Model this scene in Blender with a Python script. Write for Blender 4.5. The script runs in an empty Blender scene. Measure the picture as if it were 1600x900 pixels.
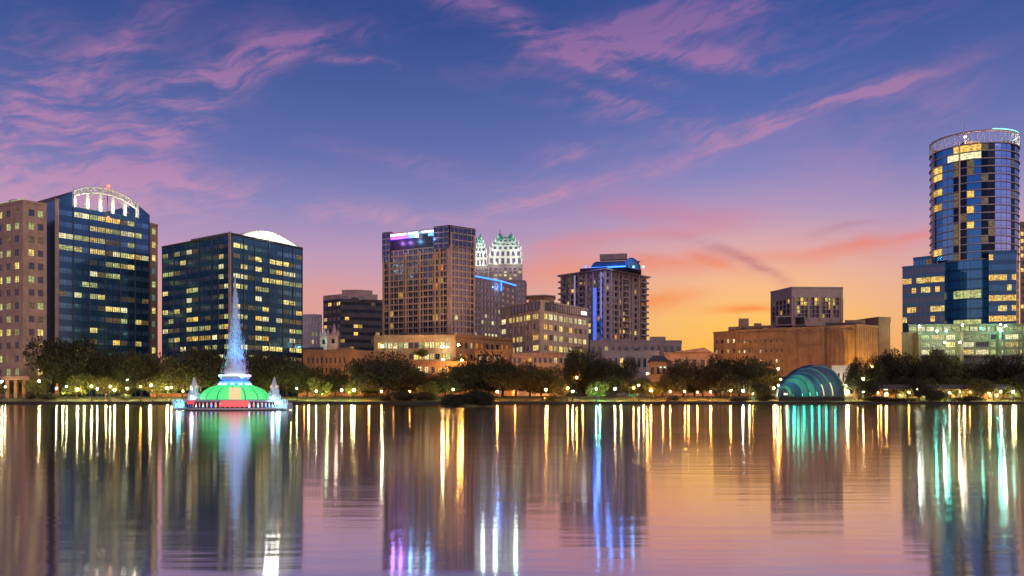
import bpy, math, random
import numpy as np
from math import pi, sin, cos, atan2, radians, sqrt

scene = bpy.context.scene
COL = scene.collection
rnd = random.Random(7)

# ------------------------------------------------------------------ camera
F = 1386.0           # focal length in photograph pixels (1600 wide)
YH = 625.0           # horizon row
CAMZ = 2.0
cam_d = bpy.data.cameras.new("camera")
cam = bpy.data.objects.new("camera", cam_d)
COL.objects.link(cam)
cam.location = (0, 0, CAMZ)
cam.rotation_euler = (pi / 2, 0, 0)
cam_d.sensor_width = 36
cam_d.lens = 36 * F / 1600
cam_d.shift_y = (YH - 450) / 1600
cam_d.clip_start = 0.5
cam_d.clip_end = 30000
scene.camera = cam

scene.view_settings.view_transform = 'Standard'
scene.view_settings.look = 'None'
scene.view_settings.exposure = 0
scene.view_settings.gamma = 1
scene.cycles.max_bounces = 6
scene.cycles.diffuse_bounces = 2
scene.cycles.glossy_bounces = 3
scene.cycles.transmission_bounces = 3
scene.cycles.transparent_max_bounces = 8
scene.cycles.sample_clamp_indirect = 8
scene.cycles.use_light_tree = True
scene.cycles.caustics_reflective = True


def lin(r, g, b):
    def c(v):
        v /= 255.0
        return v / 12.92 if v <= 0.04045 else ((v + 0.055) / 1.055) ** 2.4
    return (c(r), c(g), c(b), 1.0)


# ------------------------------------------------------------------ node helper
class N:
    def __init__(s, tree):
        s.t = tree

    def new(s, typ, **kw):
        n = s.t.nodes.new(typ)
        for k, v in kw.items():
            setattr(n, k, v)
        return n

    def link(s, a, b):
        s.t.links.new(a, b)

    def put(s, sock, v):
        if isinstance(v, bpy.types.NodeSocket):
            s.link(v, sock)
        elif v is not None:
            sock.default_value = v

    def m(s, op, a, b=None, c=None, clamp=False):
        n = s.new('ShaderNodeMath', operation=op, use_clamp=clamp)
        s.put(n.inputs[0], a)
        if b is not None:
            s.put(n.inputs[1], b)
        if c is not None:
            s.put(n.inputs[2], c)
        return n.outputs[0]

    def mix(s, f, a, b, blend='MIX'):
        n = s.new('ShaderNodeMix', data_type='RGBA', blend_type=blend)
        s.put(n.inputs[0], f)
        s.put(n.inputs[6], a)
        s.put(n.inputs[7], b)
        return n.outputs[2]

    def xyz(s, x, y, z):
        n = s.new('ShaderNodeCombineXYZ')
        for i, v in enumerate((x, y, z)):
            s.put(n.inputs[i], v)
        return n.outputs[0]

    def noise(s, vec, scale, detail=3, rough=0.5, dist=0.0):
        n = s.new('ShaderNodeTexNoise')
        s.put(n.inputs['Vector'], vec)
        n.inputs['Scale'].default_value = scale
        n.inputs['Detail'].default_value = detail
        n.inputs['Roughness'].default_value = rough
        n.inputs['Distortion'].default_value = dist
        return n.outputs['Fac']

    def ramp(s, fac, stops, interp='LINEAR'):
        n = s.new('ShaderNodeValToRGB')
        e = n.color_ramp.elements
        n.color_ramp.interpolation = interp
        while len(e) < len(stops):
            e.new(0.5)
        for i, (p, c) in enumerate(stops):
            e[i].position = p
            e[i].color = c
        s.put(n.inputs[0], fac)
        return n.outputs[0]

    def maprange(s, v, a, b, c=0.0, d=1.0, smooth=True):
        n = s.new('ShaderNodeMapRange', interpolation_type='SMOOTHSTEP' if smooth else 'LINEAR')
        s.put(n.inputs[0], v)
        n.inputs[1].default_value = a
        n.inputs[2].default_value = b
        n.inputs[3].default_value = c
        n.inputs[4].default_value = d
        return n.outputs[0]


# ------------------------------------------------------------------ sky (world)
world = bpy.data.worlds.new("World")
scene.world = world
world.use_nodes = True
wt = world.node_tree
wt.nodes.clear()
w = N(wt)
tc = w.new('ShaderNodeTexCoord')
sep = w.new('ShaderNodeSeparateXYZ')
w.link(tc.outputs['Generated'], sep.inputs[0])
X, Y, Z = sep.outputs
az = w.m('ARCTAN2', X, Y)
el = w.m('ARCSINE', Z)


def azpx(px):
    return math.atan((px - 800) / F)


def elpx(y, px=800):
    return math.atan((YH - y) / F * cos(azpx(px)))


def S(y):
    return max(0.0, min(1.0, elpx(y) / 0.6))


elf = w.m('DIVIDE', el, 0.6, clamp=True)
# blue hour gradient away from the glow
cold = w.ramp(elf, [
    (0.0, lin(214, 150, 142)), (S(540), lin(226, 158, 142)), (S(470), lin(218, 162, 160)), (S(400), lin(190, 154, 186)),
    (S(330), lin(140, 136, 188)), (S(250), lin(100, 112, 175)), (S(150), lin(76, 96, 158)),
    (S(40), lin(52, 78, 142)), (1.0, lin(36, 52, 112))])
warm = w.ramp(elf, [
    (0.0, lin(252, 172, 62)), (S(560), lin(255, 188, 68)), (S(500), lin(255, 196, 104)), (S(450), lin(248, 188, 140)),
    (S(400), lin(228, 174, 168)), (S(350), lin(188, 158, 188)), (S(280), lin(136, 134, 190)),
    (S(180), lin(88, 108, 174)), (S(50), lin(58, 88, 156)), (1.0, lin(38, 60, 126))])
glow_az = w.m('SUBTRACT', az, azpx(1170))
gz = w.m('MULTIPLY', glow_az, 1.0 / 0.20)
glow = w.m('POWER', 2.718, w.m('MULTIPLY', w.m('MULTIPLY', gz, gz), -1.0))
side = w.maprange(az, azpx(740), azpx(1130))
back = w.maprange(w.m('ABSOLUTE', az), 0.8, 1.8, 1.0, 0.0)
side = w.m('MULTIPLY', w.m('MULTIPLY', w.m('MAXIMUM', w.m('MULTIPLY', side, 0.55), glow), 1.0), back)
sky = w.mix(side, cold, warm)

# cirrus: warped streak noise
P = w.xyz(az, w.m('MULTIPLY', el, 1.0), 0.0)
warp1 = w.noise(w.xyz(w.m('MULTIPLY', az, 3.0), w.m('MULTIPLY', el, 5.0), 1.7), 1.6, 3, 0.55)
warp2 = w.noise(w.xyz(w.m('MULTIPLY', az, 3.0), w.m('MULTIPLY', el, 5.0), 9.2), 1.9, 3, 0.55)
azw = w.m('ADD', az, w.m('MULTIPLY', w.m('SUBTRACT', warp1, 0.5), 0.11))
elw = w.m('ADD', el, w.m('MULTIPLY', w.m('SUBTRACT', warp2, 0.5), 0.07))
# sheared coordinates: streaks run up to the right
sh = w.m('SUBTRACT', elw, w.m('MULTIPLY', azw, 0.16))
n1 = w.noise(w.xyz(w.m('MULTIPLY', azw, 4.0), w.m('MULTIPLY', sh, 22.0), 0.3), 1.0, 7, 0.62, 0.25)
n2 = w.noise(w.xyz(w.m('MULTIPLY', azw, 11.0), w.m('MULTIPLY', sh, 60.0), 4.1), 1.0, 6, 0.62, 0.3)
n3 = w.noise(w.xyz(w.m('MULTIPLY', azw, 6.0), w.m('MULTIPLY', elw, 11.0), 6.6), 1.0, 6, 0.64, 0.3)
n4 = w.noise(w.xyz(w.m('MULTIPLY', azw, 26.0), w.m('MULTIPLY', w.m('SUBTRACT', elw, w.m('MULTIPLY', azw, 0.35)), 130.0), 8.8), 1.0, 5, 0.6, 0.2)
wisp = w.m('ADD', w.m('ADD', w.m('MULTIPLY', n1, 0.36), w.m('MULTIPLY', n2, 0.38)), w.m('MULTIPLY', n4, 0.26))
azs = w.m('ADD', az, w.m('MULTIPLY', w.m('SUBTRACT', warp1, 0.5), 0.08))
els = w.m('ADD', el, w.m('MULTIPLY', w.m('SUBTRACT', warp2, 0.5), 0.045))


def blob(px, y, rx, ry, ang, k):
    """soft elongated patch of the sky where cirrus hangs (size in degrees of sky)"""
    a, e = azpx(px), elpx(y, px)
    ca, sa = cos(radians(ang)), sin(radians(ang))
    dx = w.m('SUBTRACT', azs, a)
    dy = w.m('SUBTRACT', els, e)
    p = w.m('ADD', w.m('MULTIPLY', dx, ca * F / rx), w.m('MULTIPLY', dy, sa * F / rx))
    q = w.m('ADD', w.m('MULTIPLY', dx, -sa * F / ry), w.m('MULTIPLY', dy, ca * F / ry))
    d = w.m('ADD', w.m('MULTIPLY', p, p), w.m('MULTIPLY', q, q))
    return w.m('MULTIPLY', w.m('POWER', 2.718, w.m('MULTIPLY', d, -1.0)), k)


def total(lst):
    t = lst[0]
    for b in lst[1:]:
        t = w.m('ADD', t, b)
    return t


mauve = total([
    blob(60, 200, 180, 95, -12, 0.72), blob(260, 160, 190, 50, 35, 0.6), blob(350, 110, 170, 22, 22, 0.75),
    blob(20, 60, 90, 45, -30, 0.5), blob(120, 265, 230, 40, -4, 0.6), blob(60, 300, 160, 26, -4, 0.7),
    blob(850, 55, 170, 20, -22, 0.85), blob(960, 60, 190, 30, 8, 0.55), blob(1080, 85, 160, 12, -10, 0.9),
    blob(1260, 50, 170, 30, 4, 0.4), blob(760, 10, 100, 18, -20, 0.7), blob(1150, 10, 260, 14, 2, 0.5),
    blob(575, 100, 70, 7, -2, 1.0), blob(560, 60, 90, 20, 12, 0.35),
    blob(1000, 175, 150, 18, -8, 0.75), blob(1160, 200, 150, 26, 14, 0.65), blob(1310, 170, 130, 13, 15, 0.8),
    blob(900, 235, 60, 14, 8, 0.5), blob(870, 254, 40, 6, 14, 0.7), blob(860, 310, 190, 12, 12, 0.75),
    blob(640, 345, 230, 14, -2, 0.55), blob(330, 300, 200, 16, -4, 0.5), blob(740, 270, 220, 16, -8, 0.35),
    blob(270, 332, 60, 9, -6, 0.9), blob(130, 120, 150, 30, 48, 0.6), blob(250, 225, 150, 20, 40, 0.6), blob(200, 60, 150, 18, 40, 0.35), blob(420, 70, 70, 8, 18, 0.8), blob(980, 25, 110, 9, 20, 0.8), blob(1060, 45, 150, 9, 8, 0.7), blob(905, 95, 110, 8, -14, 0.9), blob(940, 150, 90, 8, -16, 0.8), blob(1190, 215, 60, 6, 12, 0.9), blob(1340, 160, 90, 7, 14, 0.7), blob(1400, 200, 160, 60, 20, 0.3)])
mdens = w.m('MULTIPLY', w.m('MINIMUM', mauve, 1.15), w.maprange(w.m('ADD', w.m('MULTIPLY', wisp, 0.6), w.m('MULTIPLY', n3, 0.4)), 0.43, 0.66, 0.02, 1.3))
mdens = w.m('MINIMUM', w.m('MULTIPLY', mdens, 1.0), 0.62)
mcol = w.ramp(elf, [(0.0, lin(246, 160, 120)), (S(440), lin(240, 166, 158)), (S(360), lin(218, 158, 180)), (S(280), lin(202, 142, 178)),
                    (S(190), lin(190, 134, 174)), (S(100), lin(178, 122, 170)), (S(20), lin(152, 110, 166)), (1.0, lin(100, 84, 146))])
sky = w.mix(mdens, sky, mcol)
coral = total([
    blob(1030, 335, 120, 20, -4, 0.6), blob(960, 378, 120, 9, 6, 0.6), blob(1390, 372, 130, 8, 3, 0.7),
    blob(1300, 395, 180, 10, 2, 0.35), blob(990, 425, 110, 16, 3, 0.8), blob(1020, 470, 60, 14, 0, 0.8),
    blob(870, 420, 90, 26, 4, 0.5), blob(1170, 482, 60, 6, 3, 0.8), blob(1100, 415, 50, 7, -25, 0.4),
    blob(500, 455, 90, 30, 0, 0.15)])
cdens = w.m('MINIMUM', w.m('MULTIPLY', coral, w.maprange(w.m('ADD', w.m('MULTIPLY', wisp, 0.6), w.m('MULTIPLY', n3, 0.4)), 0.32, 0.62, 0.3, 1.2)), 0.9)
ccol = w.ramp(elf, [(0.0, lin(250, 130, 50)), (S(500), lin(250, 140, 66)), (S(440), lin(246, 146, 92)),
                    (S(385), lin(228, 136, 134)), (S(335), lin(206, 126, 160)), (1.0, lin(190, 120, 165))])
sky = w.mix(cdens, sky, ccol)
dusk = total([blob(1130, 405, 70, 10, -24, 0.55), blob(1190, 425, 40, 6, -20, 0.3), blob(1330, 352, 70, 5, 6, 0.3)])
ddens = w.m('MINIMUM', w.m('MULTIPLY', dusk, w.maprange(wisp, 0.36, 0.6, 0.2, 1.1)), 0.7)
sky = w.mix(ddens, sky, lin(178, 108, 128))
# below the horizon: dim ground colour
gnd = w.maprange(el, -0.02, 0.0, 0.0, 1.0)
sky = w.mix(gnd, lin(60, 48, 50), sky)
bg = w.new('ShaderNodeBackground')
w.link(sky, bg.inputs[0])
bg.inputs[1].default_value = 1.0
wo = w.new('ShaderNodeOutputWorld')
w.link(bg.outputs[0], wo.inputs[0])

# ------------------------------------------------------------------ added soft fill from behind the camera, for facades after sunset
sd = bpy.data.lights.new("fill_light", 'SUN')
sd.energy = 1.0
sd.angle = radians(50)
sd.color = (1.0, 0.77, 0.66)
fill_light = bpy.data.objects.new("fill_light", sd)
COL.objects.link(fill_light)
fill_light.rotation_euler = (radians(52), 0, radians(28))

# ------------------------------------------------------------------ materials
MATS = {}


def principled(name):
    m = bpy.data.materials.new(name)
    m.use_nodes = True
    n = N(m.node_tree)
    b = m.node_tree.nodes['Principled BSDF']
    MATS[name] = m
    return m, n, b


def mat_rough(name, col, var=0.25, scale=0.25, rough=0.85, bump=0.15, streak=True, metal=0.0):
    m, n, b = principled(name)
    t = n.new('ShaderNodeTexCoord').outputs['Object']
    a = n.noise(t, scale, 4, 0.6)
    if streak:
        mp = n.new('ShaderNodeMapping')
        n.link(t, mp.inputs[0])
        mp.inputs['Scale'].default_value = (1, 1, 0.08)
        c = n.noise(mp.outputs[0], scale * 6, 3, 0.6)
        a = n.m('ADD', n.m('MULTIPLY', a, 0.5), n.m('MULTIPLY', c, 0.5))
    f = n.maprange(a, 0.3, 0.7, 1 - var, 1 + var)
    cc = n.xyz(*[n.m('MULTIPLY', f, v) for v in col[:3]])
    n.link(cc, b.inputs['Base Color'])
    b.inputs['Roughness'].default_value = rough
    b.inputs['Metallic'].default_value = metal
    if bump:
        bp = n.new('ShaderNodeBump')
        bp.inputs['Strength'].default_value = bump
        bp.inputs['Distance'].default_value = 0.1
        n.link(n.noise(t, scale * 12, 3), bp.inputs['Height'])
        n.link(bp.outputs[0], b.inputs['Normal'])
    return m


def mat_glass(name, col, rough=0.06, metal=0.85, var=0.35):
    m, n, b = principled(name)
    oi = n.new('ShaderNodeObjectInfo')
    t = n.new('ShaderNodeTexCoord').outputs['Object']
    a = n.noise(t, 0.12, 3)
    r = n.m('ADD', n.m('MULTIPLY', oi.outputs['Random'], 0.6), n.m('MULTIPLY', a, 0.4))
    f = n.maprange(r, 0, 1, 1 - var, 1 + var, smooth=False)
    cc = n.xyz(*[n.m('MULTIPLY', f, v) for v in col[:3]])
    n.link(cc, b.inputs['Base Color'])
    b.inputs['Metallic'].default_value = metal
    b.inputs['Roughness'].default_value = rough
    bp = n.new('ShaderNodeBump')
    bp.inputs['Strength'].default_value = 0.12
    bp.inputs['Distance'].default_value = 0.1
    n.link(n.noise(t, 0.5, 2), bp.inputs['Height'])
    n.link(bp.outputs[0], b.inputs['Normal'])
    return m


def mat_lit(name, col, strength=1.0, contrast=0.75):
    """lit room behind glass: ceiling lights, furniture and blinds break the glow"""
    m, n, b = principled(name)
    t = n.new('ShaderNodeTexCoord').outputs['Object']
    oi = n.new('ShaderNodeObjectInfo').outputs['Random']
    off = n.m('MULTIPLY', oi, 57.0)
    sp = n.new('ShaderNodeSeparateXYZ')
    n.link(t, sp.inputs[0])
    v = n.xyz(n.m('ADD', sp.outputs[0], off), off, sp.outputs[2])
    a = n.noise(v, 0.9, 3, 0.7)
    c = n.noise(n.xyz(n.m('ADD', n.m('MULTIPLY', sp.outputs[0], 0.5), off), 3.0, n.m('MULTIPLY', sp.outputs[2], 1.6)), 1.0, 2)
    f = n.maprange(n.m('ADD', n.m('MULTIPLY', a, 0.55), n.m('MULTIPLY', c, 0.45)), 0.36, 0.64, 1 - contrast, 1.3)
    g = n.maprange(oi, 0, 1, 0.45, 1.25, smooth=False)
    st = n.m('MULTIPLY', n.m('MULTIPLY', f, g), strength)
    b.inputs['Base Color'].default_value = (0.03, 0.04, 0.06, 1)
    b.inputs['Roughness'].default_value = 0.2
    b.inputs['Emission Color'].default_value = col
    n.link(st, b.inputs['Emission Strength'])
    return m


def mat_emit(name, col, strength):
    m, n, b = principled(name)
    b.inputs['Base Color'].default_value = (0.3, 0.3, 0.3, 1)
    b.inputs['Emission Color'].default_value = col
    b.inputs['Emission Strength'].default_value = strength
    return m


mat_rough('stone_tan', (0.43, 0.29, 0.195))
mat_rough('stone_pink', (0.46, 0.33, 0.27))
mat_rough('stone_cream', (0.62, 0.48, 0.33))
mat_rough('stone_brown', (0.30, 0.19, 0.13))
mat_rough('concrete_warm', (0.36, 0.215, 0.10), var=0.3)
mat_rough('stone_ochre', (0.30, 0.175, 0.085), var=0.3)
mat_rough('concrete_frame', (0.46, 0.345, 0.29), var=0.12)
mat_rough('concrete_grey', (0.33, 0.30, 0.30))
mat_rough('concrete_dark', (0.10, 0.09, 0.095))
mat_rough('stone_garage', (0.22, 0.21, 0.13))
mat_rough('white_stone', (0.62, 0.58, 0.56), var=0.1)
mat_rough('roof_dark', (0.07, 0.065, 0.07), streak=False)
mat_rough('roof_mauve', (0.16, 0.12, 0.14), streak=False)
mat_rough('stone_violet', (0.33, 0.26, 0.25))
mat_rough('roof_metal_orange', (0.42, 0.24, 0.14), streak=False, rough=0.5)
mat_rough('steel_white', (0.75, 0.75, 0.70), var=0.08, rough=0.5)
mat_rough('metal_dark', (0.05, 0.05, 0.055), var=0.2, rough=0.5, metal=0.4)
mat_rough('metal_tan', (0.50, 0.38, 0.34), var=0.15, rough=0.45, metal=0.2)
mat_rough('spandrel_black', (0.020, 0.020, 0.024), var=0.3, rough=0.3, bump=0)
mat_rough('spandrel_grey', (0.06, 0.065, 0.075), var=0.3, rough=0.4, bump=0)
mat_rough('mullion', (0.075, 0.10, 0.13), var=0.2, rough=0.4, metal=0.3, bump=0)
mat_rough('mullion_pale', (0.30, 0.27, 0.25), var=0.2, rough=0.5, bump=0)
mat_rough('bark', (0.055, 0.038, 0.026), scale=2.0)
mat_rough('shell_blue', (0.010, 0.040, 0.12), var=0.25, rough=0.6, bump=0.05)
mat_rough('shell_rim', (0.03, 0.12, 0.24), var=0.2, rough=0.5, bump=0.05)
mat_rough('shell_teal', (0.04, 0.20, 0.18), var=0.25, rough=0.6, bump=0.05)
mat_rough('path', (0.42, 0.34, 0.22), scale=0.6, streak=False)
mat_rough('seawall', (0.045, 0.038, 0.028), scale=0.8)
mat_rough('asphalt', (0.05, 0.048, 0.05), scale=0.5, streak=False)
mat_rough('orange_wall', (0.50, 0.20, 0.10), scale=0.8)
mat_rough('fountain_stone', (0.55, 0.55, 0.58), var=0.1)
mat_rough('dark_blue_metal', (0.015, 0.03, 0.10), rough=0.4)
mat_rough('roof_blue', (0.03, 0.12, 0.32), var=0.2, rough=0.35, streak=False)
mat_rough('copper_green', (0.05, 0.30, 0.20), var=0.25, streak=False)
mat_rough('crown_stone', (0.74, 0.74, 0.68), var=0.12)
mat_glass('glass_blue', (0.13, 0.36, 0.56))
mat_glass('glass_deep', (0.06, 0.25, 0.50), var=0.35)
mat_glass('glass_sky', (0.45, 0.62, 1.0), var=0.2)
mat_glass('spandrel_navy', (0.05, 0.15, 0.27), rough=0.16, metal=0.8, var=0.2)
mat_glass('glass_dark', (0.11, 0.14, 0.20), rough=0.12)
mat_glass('glass_black', (0.02, 0.025, 0.04), rough=0.12)
mat_glass('glass_night', (0.10, 0.14, 0.24), rough=0.15, var=0.5)
mat_glass('glass_grey', (0.30, 0.32, 0.40), rough=0.12)
mat_lit('lit_yellow', lin(238, 214, 122), 1.35)
mat_lit('lit_gold', lin(250, 200, 96), 1.3)
mat_lit('lit_pale', lin(250, 240, 180), 1.25, 0.6)
mat_lit('lit_green', lin(205, 212, 132), 1.0)
mat_lit('lit_dim', lin(176, 146, 84), 0.35)
mat_lit('lit_orange', lin(255, 150, 50), 1.0)
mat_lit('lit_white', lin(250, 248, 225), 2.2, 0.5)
mat_emit('led_purple', (0.16, 0.015, 1.0, 1), 4.0)
mat_emit('led_white', lin(235, 240, 255), 4.5)
mat_emit('led_blue', (0.015, 0.16, 1.0, 1), 3.6)
mat_emit('led_foam', lin(225, 238, 255), 1.15)
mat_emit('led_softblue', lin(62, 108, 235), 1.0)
mat_emit('led_cyan', lin(120, 235, 245), 2.4)
mat_emit('led_red', lin(226, 44, 30), 1.1)
mat_emit('led_green', lin(0, 208, 92), 1.3)
mat_emit('led_tan', lin(240, 205, 135), 0.95)
mat_emit('led_pink', lin(250, 160, 150), 0.9)
mat_emit('led_teal', lin(60, 240, 200), 3.0)
mat_emit('beacon_red', lin(255, 70, 40), 6.0)
mat_emit('lamp_white', (1.0, 0.76, 0.36, 1), 400)
mat_emit('lamp_cool', (0.95, 0.95, 0.66, 1), 400)
mat_emit('lamp_orange', (1.0, 0.40, 0.07, 1), 480)
mat_emit('lamp_green', (0.50, 1.0, 0.55, 1), 600)
mat_emit('lamp_teal', (0.10, 1.0, 0.75, 1), 330)
mat_emit('deck_cool', (0.85, 0.97, 0.80, 1), 260)
mat_emit('deck_warm', (1.0, 0.85, 0.55, 1), 260)


# gradient blue facade lighting is done with lamps; this is tinted glazing of the blue strip
def mat_foliage(name, base):
    m, n, b = principled(name)
    geo = n.new('ShaderNodeNewGeometry')
    oi = n.new('ShaderNodeObjectInfo').outputs['Random']
    r = geo.outputs['Random Per Island']
    col = n.mix(r, [v * 0.55 for v in base[:3]] + [1], [base[0] * 1.7, base[1] * 1.5, base[2] * 1.1, 1])
    col = n.mix(n.m('MULTIPLY', oi, 0.5), col, [base[0] * 1.3, base[1] * 0.9, base[2] * 0.6, 1])
    n.link(col, b.inputs['Base Color'])
    b.inputs['Roughness'].default_value = 0.7
    tr = n.new('ShaderNodeBsdfTranslucent')
    n.link(col, tr.inputs[0])
    mx = n.new('ShaderNodeMixShader')
    mx.inputs[0].default_value = 0.3
    n.link(b.outputs[0], mx.inputs[1])
    n.link(tr.outputs[0], mx.inputs[2])
    n.link(mx.outputs[0], m.node_tree.nodes['Material Output'].inputs[0])
    return m


mat_foliage('leaf_dark', (0.046, 0.052, 0.022))
mat_foliage('leaf_olive', (0.085, 0.095, 0.028))
mat_foliage('leaf_bright', (0.12, 0.14, 0.035))

# water
m, n, b = principled('water')
m.node_tree.nodes.remove(b)
geo = n.new('ShaderNodeNewGeometry').outputs['Position']
sp = n.new('ShaderNodeSeparateXYZ')
n.link(geo, sp.inputs[0])
wv = n.xyz(n.m('MULTIPLY', sp.outputs[0], 0.22), sp.outputs[1], 0.0)
h1 = n.noise(wv, 0.9, 3, 0.6)
h2 = n.noise(n.xyz(n.m('MULTIPLY', sp.outputs[0], 0.05), n.m('MULTIPLY', sp.outputs[1], 0.16), 2.0), 1.0, 3, 0.6)
bp = n.new('ShaderNodeBump')
bp.inputs['Strength'].default_value = 1.0
bp.inputs['Distance'].default_value = 0.009
n.link(h1, bp.inputs['Height'])
lobes = []
for ra, rb, an in ((0.078, 0.092, 0.32), (0.160, 0.180, 0.30)):
    gl = n.new('ShaderNodeBsdfAnisotropic')
    gl.distribution = 'BECKMANN'
    gl.inputs['Color'].default_value = (0.97, 0.95, 0.97, 1)
    gl.inputs['Anisotropy'].default_value = an
    n.put(gl.inputs['Tangent'], n.xyz(1.0, 0.0, 0.0))
    n.link(n.maprange(h2, 0.35, 0.65, ra, rb), gl.inputs['Roughness'])
    n.link(bp.outputs[0], gl.inputs['Normal'])
    lobes.append(gl)
lm = n.new('ShaderNodeMixShader')
lm.inputs[0].default_value = 0.24
n.link(lobes[0].outputs[0], lm.inputs[1])
n.link(lobes[1].outputs[0], lm.inputs[2])
gl = lm
df = n.new('ShaderNodeBsdfDiffuse')
df.inputs[0].default_value = (0.008, 0.011, 0.016, 1)
lw = n.new('ShaderNodeFresnel')
lw.inputs['IOR'].default_value = 1.33
fac = n.m('POWER', lw.outputs[0], 0.27, clamp=True)
mx = n.new('ShaderNodeMixShader')
n.link(fac, mx.inputs[0])
n.link(df.outputs[0], mx.inputs[1])
n.link(gl.outputs[0], mx.inputs[2])
n.link(mx.outputs[0], m.node_tree.nodes['Material Output'].inputs[0])

# lawn
m, n, b = principled('lawn')
t = n.new('ShaderNodeTexCoord').outputs['Object']
a = n.noise(t, 0.15, 4, 0.6)
c = n.noise(t, 2.5, 3, 0.6)
f = n.m('ADD', n.m('MULTIPLY', a, 0.6), n.m('MULTIPLY', c, 0.4))
n.link(n.ramp(f, [(0.3, (0.07, 0.075, 0.02, 1)), (0.5, (0.115, 0.115, 0.035, 1)), (0.7, (0.17, 0.15, 0.05, 1))]), b.inputs['Base Color'])
b.inputs['Roughness'].default_value = 0.9
bp = n.new('ShaderNodeBump')
bp.inputs['Distance'].default_value = 0.2
n.link(c, bp.inputs['Height'])
n.link(bp.outputs[0], b.inputs['Normal'])

# spray of the jet
m, n, b = principled('spray')
b.inputs['Base Color'].default_value = (0.9, 0.92, 0.95, 1)
b.inputs['Roughness'].default_value = 0.6
tr = n.new('ShaderNodeBsdfTranslucent')
tr.inputs[0].default_value = (0.9, 0.92, 0.95, 1)
mx = n.new('ShaderNodeMixShader')
mx.inputs[0].default_value = 0.5
n.link(b.outputs[0], mx.inputs[1])
n.link(tr.outputs[0], mx.inputs[2])
n.link(mx.outputs[0], m.node_tree.nodes['Material Output'].inputs[0])


# ------------------------------------------------------------------ placing helpers
def P2(px, D):
    """ground point seen in column px at distance D"""
    return ((px - 800) / F * D, float(D))


def Zat(y, D):
    return CAMZ + (YH - y) / F * D


def hit(A, B, px):
    """parameter along A->B seen in column px"""
    k = (px - 800) / F
    return (k * A[1] - A[0]) / ((B[0] - A[0]) - k * (B[1] - A[1]))


def lerp(A, B, t):
    return (A[0] + (B[0] - A[0]) * t, A[1] + (B[1] - A[1]) * t)


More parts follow.
